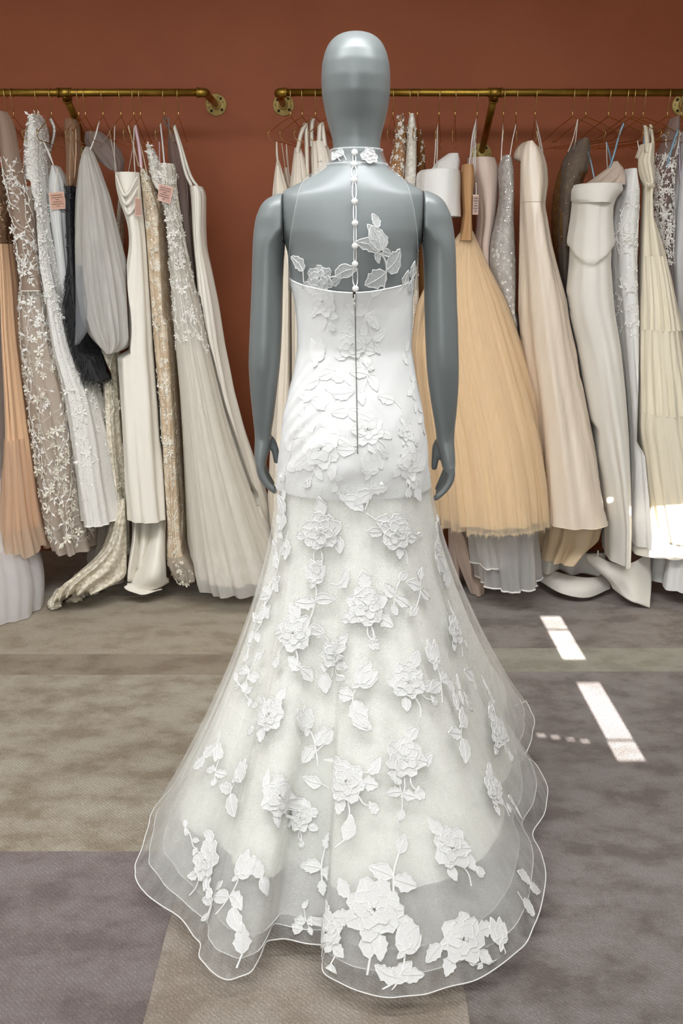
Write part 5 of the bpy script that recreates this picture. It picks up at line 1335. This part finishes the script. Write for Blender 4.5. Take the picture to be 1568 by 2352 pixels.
ribbon(g, [(1506, 264), (1496, 300), (1484, 350)], 3.88, .022, M_tc); ribbon(g, [(1513, 268), (1508, 320), (1496, 380)], 3.87, .014, M_tc); ribbon(g, [(1514, 275), (1502, 350), (1500, 390)], 3.86, .004, R_wh)
P = spline([at(1470, 432, 3.84), at(1484, 424, 3.82), at(1500, 428, 3.84)], 16); mb = MB(); mb.tube(P, .009, 10); mb.build('neck_knot', M_tc, g)
hold(g, 1480)

# white floral lace gown
g, V = gown('white gown of raised floral lace over clear mesh hung by a blue ribbon', [(268, 1546, 1560), (300, 1532, 1562), (350, 1514, 1556), (400, 1504, 1548), (450, 1500, 1548), (520, 1510, 1548), (600, 1522, 1545), (800, 1530, 1560), (1220, 1535, 1580)], net('clear mesh', '#b9aca6', .45, .1, 14), Y=(4.0, 4.0), ry=(.05, .12), folds=(4, .001, .005), seed=88, w=1)
scatter_flowers(V, 240, .010, g, L_wh, 96, .1, .36); scatter_vines(V, 30, g, L_wh, 97, .03, .35)
ribbon(g, [(1560, 274), (1550, 320), (1538, 385)], 3.9, .009, M_rb)
hold(g, 1536)
g, V = gown('cool white satin gown with a lilac ribbon at the end of the long rail', [(300, 1572, 1588), (400, 1558, 1600), (500, 1548, 1606), (600, 1538, 1612), (700, 1540, 1622), (800, 1552, 1630), (1000, 1560, 1650), (1340, 1500, 1660, 3.9, .24)], satin('cool white satin', '#dcdad8', .5), Y=(4.05, 4.02), ry=(.08, .24), folds=(7, .002, .012), seed=89, w=2)
ribbon(g, [(1568, 270), (1562, 330), (1556, 420)], 3.95, .008, mat('lilac ribbon', '#c3b6c4', .5))
hold(g, 1568)

# ------------------------------------------------------------------ loops for garments that hang without a strap of their own
for g in GOWNS:
    if any(c.name.split('.')[0] in ('strap', 'neck_band', 'shoulder_loop') for c in g.children): continue
    so = SOLID[g.name]
    A = [np.array([v.co[:] for v in o.data.vertices]) + origin(g) for o in so]
    A = max(A, key=lambda q: q[:, 2].max()); ring = A[A[:, 2] > A[:, 2].max() - .006]
    fr = FRAMES[HELD[g.name]]
    if ring[:, 2].max() > fr['near'][2] - .01: continue
    for end, k in (('near', ring[:, 1].argmin()), ('far', ring[:, 1].argmax())):
        mb = MB(); mb.tube(spline([fr[end], ring[k] - (0, 0, .004)], 8), .0016, 6); mb.build('strap', R_wh, g)

# ------------------------------------------------------------------ garments press against each other instead of passing through
def hull(P):
    P = P[np.lexsort((P[:, 1], P[:, 0]))].tolist()
    def half(Q):
        h = []
        for p in Q:
            while len(h) > 1 and (h[-1][0] - h[-2][0]) * (p[1] - h[-2][1]) - (h[-1][1] - h[-2][1]) * (p[0] - h[-2][0]) <= 1e-9: h.pop()
            h.append(p)
        return h
    return np.array(half(P)[:-1] + half(P[::-1])[:-1])
def crossings(A, B):
    a = A; da = np.roll(A, -1, 0) - A; b = B; db = np.roll(B, -1, 0) - B
    den = da[:, None, 0] * db[None, :, 1] - da[:, None, 1] * db[None, :, 0]
    den = np.where(np.abs(den) < 1e-12, 1e-12, den)
    w = b[None] - a[:, None]
    s_ = (w[..., 0] * db[None, :, 1] - w[..., 1] * db[None, :, 0]) / den
    t_ = (w[..., 0] * da[:, None, 1] - w[..., 1] * da[:, None, 0]) / den
    i, j = np.nonzero((s_ >= 0) & (s_ < 1) & (t_ >= 0) & (t_ < 1))
    return a[i] + da[i] * s_[i, j][:, None]
def sat(A, B):
    """least overlap over both hulls' edge normals; None when they are apart"""
    best = None
    for H_ in (A, B):
        e = np.roll(H_, -1, 0) - H_; n = np.stack([e[:, 1], -e[:, 0]], 1); n /= np.maximum(np.linalg.norm(n, axis=1, keepdims=True), 1e-9)
        pa = n @ A.T; pb = n @ B.T
        o1 = pa.max(1) - pb.min(1); o2 = pb.max(1) - pa.min(1)
        if (o1 <= 0).any() or (o2 <= 0).any(): return None
        for o_, sg, mid in ((o1, 1, (pa.max(1) + pb.min(1)) / 2), (o2, -1, (pa.min(1) + pb.max(1)) / 2)):
            k = o_.argmin()
            if best is None or o_[k] < best[0]: best = (o_[k], n[k] * sg, mid[k] * sg)
    return best
DZ = .025
_w = next(g.name for g in GOWNS if 'blossom bodice' in g['label']); PASS = [{_w, g.name} for g in GOWNS if 'guipure' in g['label'] or 'grey-white satin' in g['label'] or 'feather' in g['label']]
def meshes_of(g):
    out = []
    for c in g.children:
        if c.type == 'MESH': out.append(c)
        out += [d for d in c.children if d.type == 'MESH']
    return out
MESH = {}
for g in GOWNS:
    L = []
    for o in meshes_of(g):
        co = np.zeros(len(o.data.vertices) * 3); o.data.vertices.foreach_get('co', co); L.append([o, co.reshape(-1, 3) + origin(g), o in SOLID[g.name]])
    MESH[g.name] = L
def slices(name):
    P = np.vstack([v for _, v, s_ in MESH[name] if s_]); k = np.floor(P[:, 2] / DZ).astype(int); out = {}
    for q in np.unique(k):
        # neighbouring slices too, so that the sections stay closed
        Q = P[(k >= q - 0) & (k <= q + 1)]
        if len(Q) > 8: out[q] = hull(Q[:, :2])
    return out
def part_them(na, nb, gap=.0012):
    SA, SB = slices(na), slices(nb); res = {}
    for q in sorted(set(SA) & set(SB)):
        A, B = SA[q], SB[q]
        if len(A) < 3 or len(B) < 3: continue
        m_ = sat(A, B)
        if m_ is None or m_[0] > .085: continue
        X = crossings(A, B); n, d = m_[1], m_[2]
        if len(X) == 2 and np.linalg.norm(X[1] - X[0]) > .01:
            e = X[1] - X[0]; n2 = np.array((e[1], -e[0])); n2 /= np.linalg.norm(n2)
            if n2 @ (B.mean(0) - A.mean(0)) < 0: n2 = -n2
            d2 = n2 @ X.mean(0)
            # keep the cut only where both hulls keep most of themselves
            if (A @ n2 < d2).mean() > .35 and (B @ n2 > d2).mean() > .35: n, d = n2, d2
        res[q] = (n, d)
    if not res or {na, nb} in PASS: return 0
    ks = sorted(res); N = np.array([res[k][0] for k in ks]); C = np.array([res[k][0] * res[k][1] for k in ks])
    # anchor point on each cutting line near the two garments, smoothed with the direction up the height
    mid = np.array([(SA[k].mean(0) + SB[k].mean(0)) / 2 for k in ks])
    anch = mid + N * (np.array([res[k][1] for k in ks]) - (N * mid).sum(1))[:, None]
    for i in range(1, len(ks)):
        if N[i] @ N[i - 1] < -.2: N[i] = N[i - 1]
    def sm(Q):
        return np.stack([np.convolve(np.pad(Q[:, c], 2, 'edge'), (.1, .2, .4, .2, .1), 'valid') for c in (0, 1)], 1)
    if len(ks) > 2: N = sm(N); anch = sm(anch)
    N /= np.maximum(np.linalg.norm(N, axis=1, keepdims=True), 1e-9); D_ = (N * anch).sum(1)
    zc = (np.array(ks) + .75) * DZ
    worst = 0
    for nm, sg in ((na, 1), (nb, -1)):
        for li, ent in enumerate(MESH[nm]):
            v = ent[1]; sel = (v[:, 2] > zc[0] - DZ) & (v[:, 2] < zc[-1] + DZ)
            if not sel.any(): continue
            p = v[sel]; nx = np.interp(p[:, 2], zc, N[:, 0]); ny = np.interp(p[:, 2], zc, N[:, 1]); L = np.hypot(nx, ny)
            dd = np.interp(p[:, 2], zc, D_) / L; nx /= L; ny /= L
            over = sg * (nx * p[:, 0] + ny * p[:, 1] - dd) + gap + .0004 * (li % 4)
            mv = np.where(over < .11, np.clip(over, 0, None), 0); worst = max(worst, mv.max())
            p[:, 0] -= sg * nx * mv; p[:, 1] -= sg * ny * mv
            v[sel] = p
    return worst
def box_of(name):
    P = np.vstack([v for _, v, s_ in MESH[name] if s_]); return P.min(0), P.max(0)
for rnd in range(3):
    bx = {g.name: box_of(g.name) for g in GOWNS}
    for i in range(len(GOWNS)):
        for j in range(i + 1, len(GOWNS)):
            a, b = bx[GOWNS[i].name], bx[GOWNS[j].name]
            if (a[0] < b[1]).all() and (b[0] < a[1]).all():
                w_ = part_them(GOWNS[i].name, GOWNS[j].name)
                if w_ > .08 and rnd == 0: print('PRESS', GOWNS[i].name, GOWNS[j].name, round(float(w_), 3))
for g in GOWNS:
    for o, v, _ in MESH[g.name]:
        v[:, 1] = np.minimum(v[:, 1], WY - .004)
        o.data.vertices.foreach_set('co', (v - origin(g)).ravel()); o.data.update()
